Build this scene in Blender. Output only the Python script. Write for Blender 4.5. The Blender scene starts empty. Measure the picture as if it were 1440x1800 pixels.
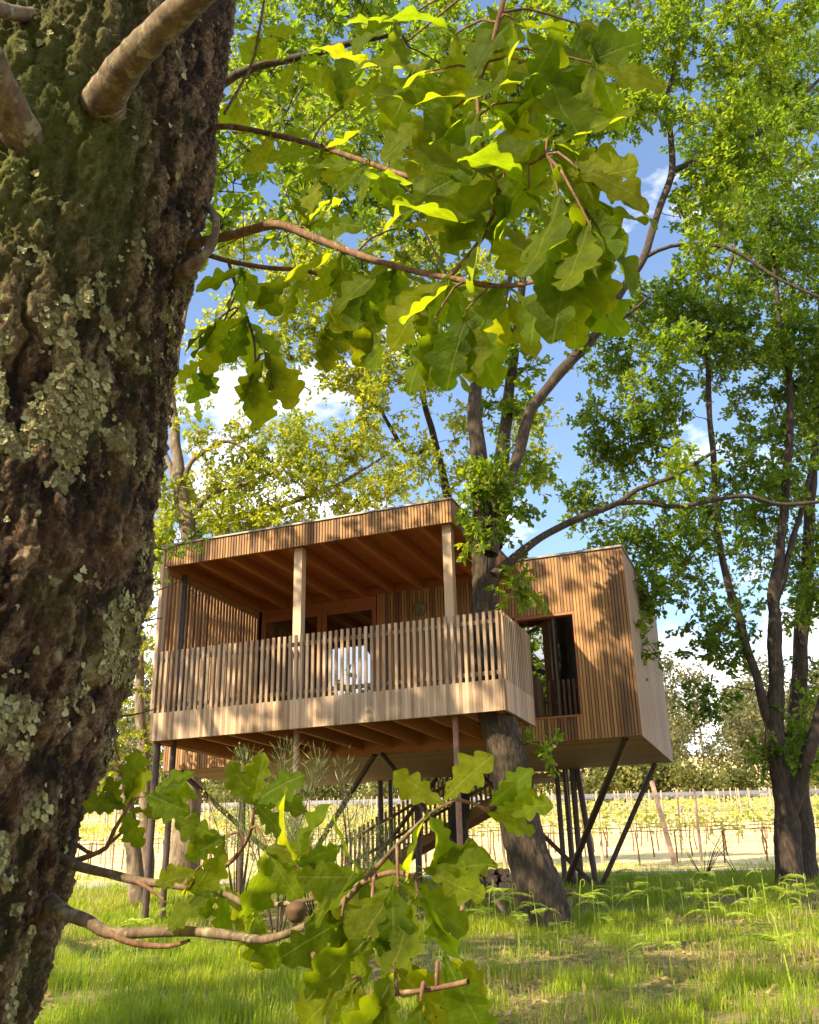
import bpy, math, random
import numpy as np
from mathutils import Vector, Matrix

# ------------------------------------------------------------------ measured camera (cabin frame: x along the deck front, y into the scene)
Z0 = 2.8                                   # height of the deck underside above the ground at the front stilts
CAM = np.array([9.34989, -12.883192, -2.327076 + Z0])
FW = np.array([-0.32983114, 0.86914654, 0.36850469])
RT = np.array([0.93156604, 0.36289844, -0.02212301])
UP = np.array([0.15295791, -0.3359896, 0.92936261])
FPX = 1700.0
FH = np.array([FW[0], FW[1], 0.0]); FH /= np.linalg.norm(FH)
RH = np.array([FH[1], -FH[0], 0.0])

def ray(x, y): return FW + (x - 720) / FPX * RT - (y - 900) / FPX * UP
def at_y(x, y, Y): d = ray(x, y); return CAM + d * (Y - CAM[1]) / d[1]
def at_z(x, y, Z): d = ray(x, y); return CAM + d * (Z - CAM[2]) / d[2]
def at_h(x, y, T): d = ray(x, y); return CAM + d * T / (d @ FH)      # horizontal distance T in front of the camera
def project(P):
    d = np.asarray(P) - CAM
    z = d @ FW
    return 720 + FPX * (d @ RT) / z, 900 - FPX * (d @ UP) / z, z

scene = bpy.context.scene
C = scene.collection
cam_data = bpy.data.cameras.new('camera')
cam = bpy.data.objects.new('camera', cam_data); C.objects.link(cam)
cam.matrix_world = Matrix(((RT[0], UP[0], -FW[0], CAM[0]), (RT[1], UP[1], -FW[1], CAM[1]), (RT[2], UP[2], -FW[2], CAM[2]), (0, 0, 0, 1)))
cam_data.sensor_fit = 'HORIZONTAL'; cam_data.sensor_width = 36.0; cam_data.lens = 36.0 * FPX / 1440
cam_data.clip_start = 0.05; cam_data.clip_end = 2000
cam_data.dof.use_dof = True; cam_data.dof.focus_distance = 9.0; cam_data.dof.aperture_fstop = 45
scene.camera = cam

# ------------------------------------------------------------------ light
SUN_TRAVEL = np.array([1.9, 3.2, -2.98]); SUN_TRAVEL /= np.linalg.norm(SUN_TRAVEL)
S_EL = math.asin(-SUN_TRAVEL[2]); S_AZ = math.atan2(-SUN_TRAVEL[0], -SUN_TRAVEL[1])
world = bpy.data.worlds.new('World'); scene.world = world; world.use_nodes = True
nt = world.node_tree; N = nt.nodes; L = nt.links; N.clear()
out = N.new('ShaderNodeOutputWorld'); bg = N.new('ShaderNodeBackground'); bg.inputs[1].default_value = 0.12
sky = N.new('ShaderNodeTexSky'); sky.sky_type = 'NISHITA'; sky.sun_disc = False
sky.sun_elevation = S_EL; sky.sun_rotation = S_AZ; sky.altitude = 200; sky.air_density = 1.0; sky.dust_density = 1.4; sky.ozone_density = 1.5
tc = N.new('ShaderNodeTexCoord'); mp = N.new('ShaderNodeMapping'); mp.inputs['Scale'].default_value = (1, 1, 2.0); mp.inputs['Location'].default_value = (0.55, 0.2, 0.35)
no = N.new('ShaderNodeTexNoise'); no.inputs['Scale'].default_value = 3.1; no.inputs['Detail'].default_value = 7; no.inputs['Roughness'].default_value = 0.55
sep = N.new('ShaderNodeSeparateXYZ'); lo = N.new('ShaderNodeMapRange'); lo.inputs[1].default_value = 0.26; lo.inputs[2].default_value = 0.52; lo.inputs[3].default_value = 0.16; lo.inputs[4].default_value = -0.02
add = N.new('ShaderNodeMath'); add.operation = 'ADD'
cr = N.new('ShaderNodeValToRGB'); cr.color_ramp.elements[0].position = 0.56; cr.color_ramp.elements[1].position = 0.67
mixc = N.new('ShaderNodeMix'); mixc.data_type = 'RGBA'; mixc.inputs['B'].default_value = (9.8, 9.4, 9.3, 1)
L.new(tc.outputs['Generated'], mp.inputs['Vector']); L.new(mp.outputs[0], no.inputs['Vector']); L.new(tc.outputs['Generated'], sep.inputs[0]); L.new(sep.outputs['Z'], lo.inputs[0])
L.new(no.outputs['Fac'], add.inputs[0]); L.new(lo.outputs[0], add.inputs[1]); L.new(add.outputs[0], cr.inputs[0])
L.new(cr.outputs[0], mixc.inputs['Factor']); L.new(sky.outputs[0], mixc.inputs['A']); L.new(mixc.outputs['Result'], bg.inputs[0]); L.new(bg.outputs[0], out.inputs[0])
sl = bpy.data.lights.new('sun', 'SUN'); sl.energy = 5.0; sl.angle = math.radians(0.55); sl.color = (1.0, 0.82, 0.55)
so = bpy.data.objects.new('sun', sl); C.objects.link(so)
so.rotation_euler = Vector(SUN_TRAVEL).to_track_quat('-Z', 'Y').to_euler(); so.location = (0, 0, 40)
scene.view_settings.view_transform = 'Standard'; scene.view_settings.look = 'None'
scene.view_settings.exposure = 1.45; scene.view_settings.gamma = 1; scene.view_settings.use_curve_mapping = False
scene.cycles.max_bounces = 8; scene.cycles.transparent_max_bounces = 12; scene.cycles.transmission_bounces = 4
scene.cycles.diffuse_bounces = 4; scene.cycles.glossy_bounces = 3; scene.cycles.sample_clamp_indirect = 6

# ------------------------------------------------------------------ noise (numpy)
def _hash(ix, iy, iz, s=0):
    h = (ix.astype(np.int64) * 374761393 + iy.astype(np.int64) * 668265263 + iz.astype(np.int64) * 2147483647 + s * 1274126177) & 0xffffffff
    h = ((h ^ (h >> 13)) * 1274126177) & 0xffffffff
    h = ((h ^ (h >> 15)) * 2246822519) & 0xffffffff
    return ((h ^ (h >> 16)) & 0xffffff) / float(0xffffff)
def vnoise(p, s=0):
    i = np.floor(p); f = p - i; f = f * f * (3 - 2 * f); x, y, z = i[:, 0], i[:, 1], i[:, 2]; r = 0
    for a in (0, 1):
        for b in (0, 1):
            for c in (0, 1):
                w = (f[:, 0] if a else 1 - f[:, 0]) * (f[:, 1] if b else 1 - f[:, 1]) * (f[:, 2] if c else 1 - f[:, 2])
                r = r + w * _hash(x + a, y + b, z + c, s)
    return r
def fbm(p, o=4, s=0):
    r = 0; a = 0.5; t = 0
    for k in range(o): r = r + a * vnoise(p * 2 ** k, s + k); t += a; a *= 0.55
    return r / t
def worley(p, s=0):
    i = np.floor(p); f1 = np.full(len(p), 9.0); f2 = np.full(len(p), 9.0)
    for a in (-1, 0, 1):
        for b in (-1, 0, 1):
            for c in (-1, 0, 1):
                q = i + np.array([a, b, c]); x, y, z = q[:, 0], q[:, 1], q[:, 2]
                q = q + np.stack([_hash(x, y, z, s + 1), _hash(x, y, z, s + 2), _hash(x, y, z, s + 3)], 1)
                d = np.linalg.norm(q - p, axis=1)
                f2 = np.where(d < f1, f1, np.minimum(f2, d)); f1 = np.minimum(f1, d)
    return f1, f2

# ------------------------------------------------------------------ materials
def new_mat(name):
    m = bpy.data.materials.new(name); m.use_nodes = True
    t = m.node_tree; b = t.nodes['Principled BSDF']; return m, t.nodes, t.links, b
def ramp(N, stops):
    r = N.new('ShaderNodeValToRGB'); e = r.color_ramp.elements
    e[0].position, e[0].color = stops[0][0], (*stops[0][1], 1); e[1].position, e[1].color = stops[-1][0], (*stops[-1][1], 1)
    for p, c in stops[1:-1]: x = e.new(p); x.color = (*c, 1)
    return r
def noise(N, L, vec, scale, detail=4, rough=0.5, mscale=None):
    if mscale is not None:
        m = N.new('ShaderNodeMapping'); m.inputs['Scale'].default_value = mscale; L.new(vec, m.inputs[0]); vec = m.outputs[0]
    n = N.new('ShaderNodeTexNoise'); n.inputs['Scale'].default_value = scale; n.inputs['Detail'].default_value = detail; n.inputs['Roughness'].default_value = rough
    L.new(vec, n.inputs['Vector']); return n
def math_n(N, L, op, a, b=None):
    m = N.new('ShaderNodeMath'); m.operation = op
    for i, v in enumerate((a, b)):
        if v is None: continue
        if isinstance(v, (int, float)): m.inputs[i].default_value = v
        else: L.new(v, m.inputs[i])
    return m.outputs[0]
def mix_n(N, L, f, a, b, blend='MIX'):
    m = N.new('ShaderNodeMix'); m.data_type = 'RGBA'; m.blend_type = blend
    for k, v in (('Factor', f), ('A', a), ('B', b)):
        if isinstance(v, (int, float)): m.inputs[k].default_value = v
        elif isinstance(v, tuple): m.inputs[k].default_value = (*v, 1)
        else: L.new(v, m.inputs[k])
    return m.outputs['Result']
def bump(N, L, h, strength, dist, b):
    n = N.new('ShaderNodeBump'); n.inputs['Strength'].default_value = strength; n.inputs['Distance'].default_value = dist
    L.new(h, n.inputs['Height']); L.new(n.outputs[0], b.inputs['Normal'])

def timber(name, dark, mid, light, axis=2, rough=0.72, vary=0.5, weather=None):
    """sawn boards: grain along one axis, knots, tone differing board by board, silvering in patches"""
    m, N, L, b = new_mat(name)
    tc = N.new('ShaderNodeTexCoord'); oi = N.new('ShaderNodeObjectInfo')
    off = N.new('ShaderNodeVectorMath'); off.operation = 'ADD'
    sc = N.new('ShaderNodeVectorMath'); sc.operation = 'SCALE'; sc.inputs[0].default_value = (37, 51, 23); L.new(oi.outputs['Random'], sc.inputs['Scale'])
    L.new(tc.outputs['Object'], off.inputs[0]); L.new(sc.outputs[0], off.inputs[1]); v = off.outputs[0]
    s = [14, 14, 14]; s[axis] = 0.9
    g = noise(N, L, v, 5, 6, 0.62, tuple(s)); k = noise(N, L, v, 3.0, 3, 0.5, tuple(2.2 if i != axis else 1.1 for i in range(3)))
    h = math_n(N, L, 'ADD', math_n(N, L, 'ADD', math_n(N, L, 'MULTIPLY', g.outputs['Fac'], 0.75), 0.17 - 0.5 * vary), math_n(N, L, 'MULTIPLY', oi.outputs['Random'], vary))
    r = ramp(N, [(0.2, dark), (0.52, mid), (0.85, light)]); L.new(h, r.inputs[0]); col = r.outputs[0]
    kr = ramp(N, [(0.70, (1, 1, 1)), (0.78, (0.42, 0.33, 0.27))]); L.new(k.outputs['Fac'], kr.inputs[0]); col = mix_n(N, L, 0.7, col, kr.outputs[0], 'MULTIPLY')
    if weather:
        ge = N.new('ShaderNodeNewGeometry'); w = noise(N, L, ge.outputs['Position'], 0.9, 5, 0.6, (1, 1, 0.6)); wr = ramp(N, [(0.42, (0, 0, 0)), (0.66, (1, 1, 1))]); L.new(w.outputs['Fac'], wr.inputs[0])
        col = mix_n(N, L, wr.outputs[0], col, mix_n(N, L, 0.62, col, weather))
    L.new(col, b.inputs['Base Color']); b.inputs['Roughness'].default_value = rough
    bump(N, L, g.outputs['Fac'], 0.12, 0.0015, b); return m
M = {}
M['clad'] = timber('weathered_larch', (0.095, 0.042, 0.012), (0.225, 0.105, 0.030), (0.37, 0.19, 0.062), vary=0.80, weather=(0.27, 0.155, 0.068))
M['rail'] = timber('pale_larch', (0.18, 0.105, 0.052), (0.31, 0.20, 0.115), (0.45, 0.315, 0.195), vary=0.75, weather=(0.33, 0.265, 0.195))
M['side'] = timber('grey_larch', (0.17, 0.108, 0.068), (0.24, 0.158, 0.102), (0.30, 0.21, 0.145), vary=0.45, weather=(0.26, 0.195, 0.145))
M['soffit'] = timber('brown_soffit_board', (0.16, 0.08, 0.03), (0.27, 0.145, 0.055), (0.36, 0.20, 0.08), axis=0, vary=0.35)
M['beam'] = timber('orange_glulam', (0.17, 0.052, 0.011), (0.29, 0.092, 0.019), (0.38, 0.14, 0.034), axis=1, vary=0.3)
M['ply'] = timber('orange_plywood', (0.20, 0.062, 0.013), (0.31, 0.10, 0.022), (0.39, 0.145, 0.036), axis=0, vary=0.25)
M['frame'] = timber('orange_frame', (0.18, 0.055, 0.012), (0.29, 0.095, 0.022), (0.38, 0.14, 0.035), axis=2, vary=0.2, rough=0.5)
M['post'] = timber('pale_post', (0.30, 0.19, 0.11), (0.42, 0.29, 0.18), (0.52, 0.39, 0.26), vary=0.3)
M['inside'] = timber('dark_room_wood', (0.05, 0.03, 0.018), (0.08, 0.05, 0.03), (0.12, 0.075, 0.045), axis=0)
def plain(name, c, rough=0.6, metal=0, nscale=8, amt=0.35, bmp=0.2):
    m, N, L, b = new_mat(name); tc = N.new('ShaderNodeTexCoord'); n = noise(N, L, tc.outputs['Object'], nscale, 6, 0.6)
    r = ramp(N, [(0.3, tuple(x * (1 - amt) for x in c)), (0.7, tuple(min(1, x * (1 + amt)) for x in c))]); L.new(n.outputs['Fac'], r.inputs[0]); L.new(r.outputs[0], b.inputs['Base Color'])
    b.inputs['Roughness'].default_value = rough; b.inputs['Metallic'].default_value = metal; bump(N, L, n.outputs['Fac'], bmp, 0.005, b); return m
M['steel'] = plain('dark_brown_stilt', (0.055, 0.032, 0.024), 0.55, 0.0, 14)
M['rust'] = plain('reddish_brown_stilt', (0.20, 0.105, 0.075), 0.6, 0.0, 14)
M['flash'] = plain('zinc_edging', (0.20, 0.185, 0.17), 0.55, 0.3, 5)
M['core'] = plain('dark_membrane', (0.035, 0.022, 0.015), 0.9)
M['lamp'] = plain('olive_lamp', (0.13, 0.12, 0.06), 0.4)
M['galv'] = plain('galvanised_wire', (0.30, 0.29, 0.28), 0.4, 0.7)
M['vpost'] = plain('bleached_vine_post', (0.46, 0.31, 0.22), 0.8, 0, 9)
M['vtrunk'] = plain('vine_wood', (0.16, 0.09, 0.05), 0.9)
M['log'] = plain('split_log_wood', (0.27, 0.17, 0.11), 0.85, 0, 12)
M['gall'] = plain('oak_gall_brown', (0.075, 0.04, 0.018), 0.8, 0, 60)
def glass():
    m, N, L, b = new_mat('window_glass'); o = [x for x in N if x.type == 'OUTPUT_MATERIAL'][0]; N.remove(b)
    f = N.new('ShaderNodeFresnel'); f.inputs[0].default_value = 1.75
    g = N.new('ShaderNodeBsdfGlossy'); g.inputs['Roughness'].default_value = 0.01; g.inputs['Color'].default_value = (0.95, 0.97, 1, 1)
    t = N.new('ShaderNodeBsdfTransparent'); t.inputs[0].default_value = (0.62, 0.66, 0.66, 1)
    mx = N.new('ShaderNodeMixShader'); k = math_n(N, L, 'ADD', math_n(N, L, 'MULTIPLY', f.outputs[0], 1.3), 0.12)
    n = N.new('ShaderNodeTexNoise'); n.inputs['Scale'].default_value = 1.1; bm = N.new('ShaderNodeBump'); bm.inputs['Strength'].default_value = 0.02; bm.inputs['Distance'].default_value = 0.01
    L.new(n.outputs['Fac'], bm.inputs['Height']); 
    L.new(k, mx.inputs[0]); L.new(t.outputs[0], mx.inputs[1]); L.new(g.outputs[0], mx.inputs[2]); L.new(mx.outputs[0], o.inputs[0]); return m
M['glass'] = glass()

def leafmat(name, stops, trans, tstr=0.55, veins=False, rough=0.45):
    """leaf: coloured by the per-leaf 'rnd' attribute, light passes through"""
    m, N, L, b = new_mat(name); o = [x for x in N if x.type == 'OUTPUT_MATERIAL'][0]
    if veins: oi = N.new('ShaderNodeObjectInfo'); src = oi.outputs['Random']
    else: a = N.new('ShaderNodeAttribute'); a.attribute_name = 'rnd'; src = a.outputs['Fac']
    r = ramp(N, stops); L.new(src, r.inputs[0]); col = r.outputs[0]; r2 = ramp(N, trans); L.new(src, r2.inputs[0]); tcol = r2.outputs[0]
    if veins:
        tc = N.new('ShaderNodeTexCoord'); sp = N.new('ShaderNodeSeparateXYZ'); L.new(tc.outputs['Object'], sp.inputs[0])
        ax = math_n(N, L, 'ABSOLUTE', sp.outputs['X']); ph = math_n(N, L, 'SUBTRACT', sp.outputs['Y'], math_n(N, L, 'MULTIPLY', ax, 0.75))
        w = math_n(N, L, 'ABSOLUTE', math_n(N, L, 'SINE', math_n(N, L, 'MULTIPLY', ph, 24.0)))
        side = N.new('ShaderNodeMapRange'); side.inputs[1].default_value = 0.0; side.inputs[2].default_value = 0.16; side.inputs[3].default_value = 1; side.inputs[4].default_value = 0; L.new(w, side.inputs[0])
        midr = N.new('ShaderNodeMapRange'); midr.inputs[1].default_value = 0.006; midr.inputs[2].default_value = 0.018; midr.inputs[3].default_value = 1; midr.inputs[4].default_value = 0; L.new(ax, midr.inputs[0])
        v = math_n(N, L, 'MAXIMUM', math_n(N, L, 'MULTIPLY', side.outputs[0], 0.4), midr.outputs[0])
        col = mix_n(N, L, math_n(N, L, 'MULTIPLY', v, 0.45), col, (0.24, 0.29, 0.06)); tcol = mix_n(N, L, math_n(N, L, 'MULTIPLY', v, 0.4), tcol, (0.42, 0.52, 0.05))
        n = noise(N, L, tc.outputs['Object'], 9, 5, 0.6); nr = ramp(N, [(0.3, (0.72, 0.74, 0.7)), (0.7, (1.15, 1.12, 1))]); L.new(n.outputs['Fac'], nr.inputs[0]); col = mix_n(N, L, 1, col, nr.outputs[0], 'MULTIPLY'); tcol = mix_n(N, L, 1, tcol, nr.outputs[0], 'MULTIPLY')
        sp2 = noise(N, L, tc.outputs['Object'], 14, 2, 0.4); sr = ramp(N, [(0.74, (1, 1, 1)), (0.77, (0.35, 0.2, 0.08))]); L.new(sp2.outputs['Fac'], sr.inputs[0]); col = mix_n(N, L, 1, col, sr.outputs[0], 'MULTIPLY'); tcol = mix_n(N, L, 1, tcol, sr.outputs[0], 'MULTIPLY')
        bump(N, L, math_n(N, L, 'SUBTRACT', n.outputs['Fac'], math_n(N, L, 'MULTIPLY', v, 0.6)), 0.35, 0.02, b)
    L.new(col, b.inputs['Base Color']); b.inputs['Roughness'].default_value = rough if not veins else 0.55; b.inputs['Specular IOR Level'].default_value = 0.35 if not veins else 0.18
    t = N.new('ShaderNodeBsdfTranslucent'); L.new(tcol, t.inputs[0]); mx = N.new('ShaderNodeMixShader'); mx.inputs[0].default_value = tstr
    L.new(b.outputs[0], mx.inputs[1]); L.new(t.outputs[0], mx.inputs[2]); L.new(mx.outputs[0], o.inputs[0]); return m
M['leaf'] = leafmat('oak_leaf', [(0.0, (0.045, 0.090, 0.008)), (0.6, (0.095, 0.145, 0.010)), (1, (0.16, 0.19, 0.012))], [(0, (0.18, 0.33, 0.010)), (0.6, (0.34, 0.48, 0.012)), (1, (0.50, 0.58, 0.02))])
M['leafbacklit'] = leafmat('backlit_oak_leaf', [(0.0, (0.030, 0.068, 0.008)), (0.6, (0.062, 0.112, 0.010)), (1, (0.11, 0.15, 0.012))], [(0, (0.11, 0.23, 0.010)), (0.6, (0.24, 0.38, 0.012)), (1, (0.42, 0.50, 0.02))], 0.52)  # darker copy of the oak leaf, the backlit look put into its colour
M['leafyel'] = leafmat('young_oak_leaf', [(0.0, (0.10, 0.15, 0.015)), (0.6, (0.17, 0.20, 0.018)), (1, (0.24, 0.22, 0.02))], [(0, (0.38, 0.50, 0.03)), (0.6, (0.55, 0.60, 0.03)), (1, (0.68, 0.58, 0.05))])
M['leafnear'] = leafmat('near_oak_leaf', [(0.0, (0.055, 0.095, 0.004)), (0.6, (0.085, 0.122, 0.004)), (1, (0.115, 0.13, 0.004))], [(0, (0.26, 0.38, 0.005)), (0.6, (0.36, 0.46, 0.005)), (1, (0.45, 0.47, 0.006))], 0.72, veins=True)
M['forest'] = leafmat('forest_leaf', [(0.0, (0.05, 0.065, 0.03)), (0.6, (0.12, 0.12, 0.045)), (1, (0.20, 0.17, 0.07))], [(0, (0.10, 0.13, 0.04)), (0.6, (0.24, 0.24, 0.07)), (1, (0.38, 0.32, 0.1))], 0.35)
M['bushleaf'] = leafmat('bush_leaf', [(0.0, (0.045, 0.06, 0.02)), (0.6, (0.12, 0.13, 0.03)), (1, (0.22, 0.20, 0.05))], [(0, (0.12, 0.16, 0.03)), (0.6, (0.24, 0.26, 0.04)), (1, (0.38, 0.36, 0.08))], 0.35)
M['vine'] = leafmat('vine_leaf', [(0.0, (0.36, 0.38, 0.08)), (0.6, (0.56, 0.53, 0.14)), (1, (0.70, 0.60, 0.24))], [(0, (0.4, 0.5, 0.05)), (0.6, (0.6, 0.65, 0.06)), (1, (0.75, 0.68, 0.1))], 0.45)  # leaf tones lightened so the overexposed sun is partly in the colour
M['broom'] = leafmat('broom_twig', [(0.0, (0.12, 0.16, 0.05)), (0.6, (0.22, 0.27, 0.09)), (1, (0.36, 0.40, 0.16))], [(0, (0.12, 0.16, 0.03)), (1, (0.3, 0.36, 0.08))], 0.25)
M['flower'] = leafmat('broom_flower', [(0.0, (0.70, 0.50, 0.02)), (1, (0.85, 0.65, 0.04))], [(0, (0.8, 0.6, 0.04)), (1, (0.9, 0.7, 0.05))], 0.3)
M['fern'] = leafmat('bracken_green', [(0.0, (0.20, 0.29, 0.03)), (0.6, (0.32, 0.42, 0.05)), (1, (0.46, 0.54, 0.10))], [(0, (0.45, 0.60, 0.05)), (1, (0.70, 0.80, 0.12))], 0.5)
M['grass'] = leafmat('grass_blade', [(0.0, (0.10, 0.18, 0.008)), (0.35, (0.22, 0.31, 0.010)), (0.75, (0.38, 0.42, 0.016)), (0.86, (0.36, 0.27, 0.12)), (1, (0.52, 0.38, 0.20))], [(0, (0.14, 0.28, 0.012)), (0.6, (0.32, 0.46, 0.02)), (0.86, (0.5, 0.42, 0.12)), (1, (0.6, 0.46, 0.2))], 0.45)

def barkmat(name, crack, mid, ridge, lich, scale=1.0, lamt=0.55):
    m, N, L, b = new_mat(name); tc = N.new('ShaderNodeTexCoord'); v = tc.outputs['Object']
    g = noise(N, L, v, 9 * scale, 7, 0.65, (1, 1, 0.28)); r = ramp(N, [(0.33, crack), (0.5, mid), (0.68, ridge)]); L.new(g.outputs['Fac'], r.inputs[0])
    l = noise(N, L, v, 5.5 * scale, 6, 0.7); lr = ramp(N, [(lamt, (0, 0, 0)), (lamt + 0.07, (1, 1, 1))]); L.new(l.outputs['Fac'], lr.inputs[0])
    L.new(mix_n(N, L, lr.outputs[0], r.outputs[0], lich), b.inputs['Base Color']); b.inputs['Roughness'].default_value = 0.9
    bump(N, L, g.outputs['Fac'], 0.9, 0.03 / scale, b); return m
M['bark'] = barkmat('oak_bark', (0.010, 0.007, 0.004), (0.034, 0.022, 0.012), (0.078, 0.055, 0.030), (0.09, 0.09, 0.04), 2.6, 0.62)
M['barkdark'] = barkmat('dark_oak_bark', (0.012, 0.008, 0.005), (0.034, 0.022, 0.014), (0.075, 0.052, 0.034), (0.13, 0.11, 0.075), 2.4, 0.66)
M['barkpale'] = barkmat('pale_bark', (0.06, 0.042, 0.026), (0.15, 0.11, 0.07), (0.25, 0.19, 0.125), (0.26, 0.24, 0.15), 1.2, 0.6)
M['twig'] = barkmat('reddish_twig', (0.06, 0.028, 0.014), (0.13, 0.066, 0.032), (0.21, 0.125, 0.07), (0.27, 0.22, 0.15), 10.0, 0.6)
M['branch'] = barkmat('pale_smooth_branch', (0.05, 0.034, 0.017), (0.115, 0.078, 0.042), (0.20, 0.15, 0.09), (0.24, 0.22, 0.13), 6.0, 0.55)
def bigbark():
    """the near trunk: colours follow the relief and the lichen / moss maps stored on the mesh"""
    m, N, L, b = new_mat('near_oak_bark'); tc = N.new('ShaderNodeTexCoord'); v = tc.outputs['Object']
    def at(n): a = N.new('ShaderNodeAttribute'); a.attribute_name = n; return a.outputs['Fac']
    h = at('relief'); n1 = noise(N, L, v, 60, 8, 0.7, (1, 1, 0.5)); n2 = noise(N, L, v, 17, 6, 0.65, (1, 1, 0.4)); n3 = noise(N, L, v, 150, 5, 0.7)
    hh = math_n(N, L, 'ADD', math_n(N, L, 'MULTIPLY', h, 0.42), math_n(N, L, 'ADD', math_n(N, L, 'MULTIPLY', math_n(N, L, 'SUBTRACT', n1.outputs['Fac'], 0.5), 1.5), math_n(N, L, 'ADD', math_n(N, L, 'MULTIPLY', math_n(N, L, 'SUBTRACT', n3.outputs['Fac'], 0.5), 0.9), 0.30)))
    r = ramp(N, [(0.30, (0.010, 0.006, 0.004)), (0.46, (0.048, 0.027, 0.014)), (0.62, (0.118, 0.080, 0.043)), (0.85, (0.27, 0.21, 0.125))]); L.new(hh, r.inputs[0]); col = r.outputs[0]
    orr = ramp(N, [(0.52, (0, 0, 0)), (0.66, (1, 1, 1))]); L.new(n2.outputs['Fac'], orr.inputs[0]); col = mix_n(N, L, math_n(N, L, 'MULTIPLY', orr.outputs[0], 0.55), col, mix_n(N, L, 0.5, col, (0.24, 0.125, 0.055)))
    ms = math_n(N, L, 'MULTIPLY', at('moss'), math_n(N, L, 'ADD', n3.outputs['Fac'], 0.45)); col = mix_n(N, L, ms, col, mix_n(N, L, n3.outputs['Fac'], (0.035, 0.05, 0.008), (0.13, 0.14, 0.028)))
    lt = math_n(N, L, 'ADD', at('lichen'), math_n(N, L, 'MULTIPLY', math_n(N, L, 'SUBTRACT', n1.outputs['Fac'], 0.5), 0.9)); lr = ramp(N, [(0.46, (0, 0, 0)), (0.56, (1, 1, 1))]); L.new(lt, lr.inputs[0])
    lc = ramp(N, [(0.35, (0.12, 0.10, 0.04)), (0.55, (0.22, 0.20, 0.09)), (0.7, (0.32, 0.30, 0.16))]); L.new(n3.outputs['Fac'], lc.inputs[0]); col = mix_n(N, L, math_n(N, L, 'MULTIPLY', lr.outputs[0], 0.9), col, lc.outputs[0])
    L.new(col, b.inputs['Base Color']); b.inputs['Roughness'].default_value = 0.9; b.inputs['Specular IOR Level'].default_value = 0.25
    bump(N, L, math_n(N, L, 'ADD', n1.outputs['Fac'], math_n(N, L, 'MULTIPLY', n3.outputs['Fac'], 0.6)), 1.0, 0.008, b); return m
M['bigbark'] = bigbark()
def lichenmat():
    m, N, L, b = new_mat('foliose_lichen'); tc = N.new('ShaderNodeTexCoord'); a = N.new('ShaderNodeAttribute'); a.attribute_name = 'rnd'; n = noise(N, L, tc.outputs['Object'], 120, 5, 0.6)
    f = math_n(N, L, 'ADD', math_n(N, L, 'MULTIPLY', a.outputs['Fac'], 0.6), math_n(N, L, 'MULTIPLY', n.outputs['Fac'], 0.5))
    r = ramp(N, [(0.2, (0.10, 0.085, 0.03)), (0.45, (0.20, 0.19, 0.075)), (0.7, (0.30, 0.30, 0.14)), (0.95, (0.40, 0.41, 0.24))]); L.new(f, r.inputs[0]); L.new(r.outputs[0], b.inputs['Base Color']); b.inputs['Roughness'].default_value = 0.9; bump(N, L, n.outputs['Fac'], 0.6, 0.003, b); return m
M['lichen'] = lichenmat()
M['mossm'] = leafmat('moss_strand', [(0.0, (0.03, 0.045, 0.006)), (0.6, (0.085, 0.10, 0.014)), (1, (0.17, 0.16, 0.04))], [(0, (0.06, 0.09, 0.01)), (1, (0.2, 0.22, 0.04))], 0.3, rough=0.8)

def groundmat():
    m, N, L, b = new_mat('ground_soil_and_grass'); ge = N.new('ShaderNodeNewGeometry'); v = ge.outputs['Position']
    a = noise(N, L, v, 0.55, 6, 0.6); f = noise(N, L, v, 9, 8, 0.7); g = noise(N, L, v, 45, 5, 0.7)
    r = ramp(N, [(0.30, (0.07, 0.10, 0.014)), (0.50, (0.12, 0.15, 0.02)), (0.60, (0.24, 0.18, 0.08)), (0.76, (0.36, 0.26, 0.15))])
    L.new(math_n(N, L, 'ADD', math_n(N, L, 'MULTIPLY', a.outputs['Fac'], 0.65), math_n(N, L, 'MULTIPLY', f.outputs['Fac'], 0.35)), r.inputs[0])
    col = mix_n(N, L, 0.5, r.outputs[0], mix_n(N, L, g.outputs['Fac'], (0.05, 0.035, 0.015), (0.42, 0.32, 0.2)), 'MIX')
    at = N.new('ShaderNodeAttribute'); at.attribute_name = 'field'; fcol = ramp(N, [(0.3, (0.50, 0.46, 0.16)), (0.5, (0.66, 0.53, 0.27)), (0.7, (0.72, 0.56, 0.36))]); L.new(noise(N, L, v, 0.8, 6, 0.65).outputs['Fac'], fcol.inputs[0])  # straw field, raised in tone to carry the blown-out sunlight
    L.new(mix_n(N, L, at.outputs['Fac'], col, fcol.outputs[0]), b.inputs['Base Color']); b.inputs['Roughness'].default_value = 0.95; b.inputs['Specular IOR Level'].default_value = 0.1
    bump(N, L, f.outputs['Fac'], 0.8, 0.05, b); return m
M['ground'] = groundmat()
def gravel():
    m, N, L, b = new_mat('grey_gravel'); ge = N.new('ShaderNodeNewGeometry'); v = ge.outputs['Position']; n = noise(N, L, v, 30, 6, 0.75); a = noise(N, L, v, 0.7, 4, 0.6)
    r = ramp(N, [(0.3, (0.20, 0.17, 0.16)), (0.55, (0.33, 0.29, 0.27)), (0.75, (0.48, 0.42, 0.37))]); L.new(math_n(N, L, 'ADD', math_n(N, L, 'MULTIPLY', n.outputs['Fac'], 0.6), math_n(N, L, 'MULTIPLY', a.outputs['Fac'], 0.4)), r.inputs[0]); L.new(r.outputs[0], b.inputs['Base Color']); b.inputs['Roughness'].default_value = 0.95; bump(N, L, n.outputs['Fac'], 0.8, 0.03, b); return m
M['gravel'] = gravel()

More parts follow.
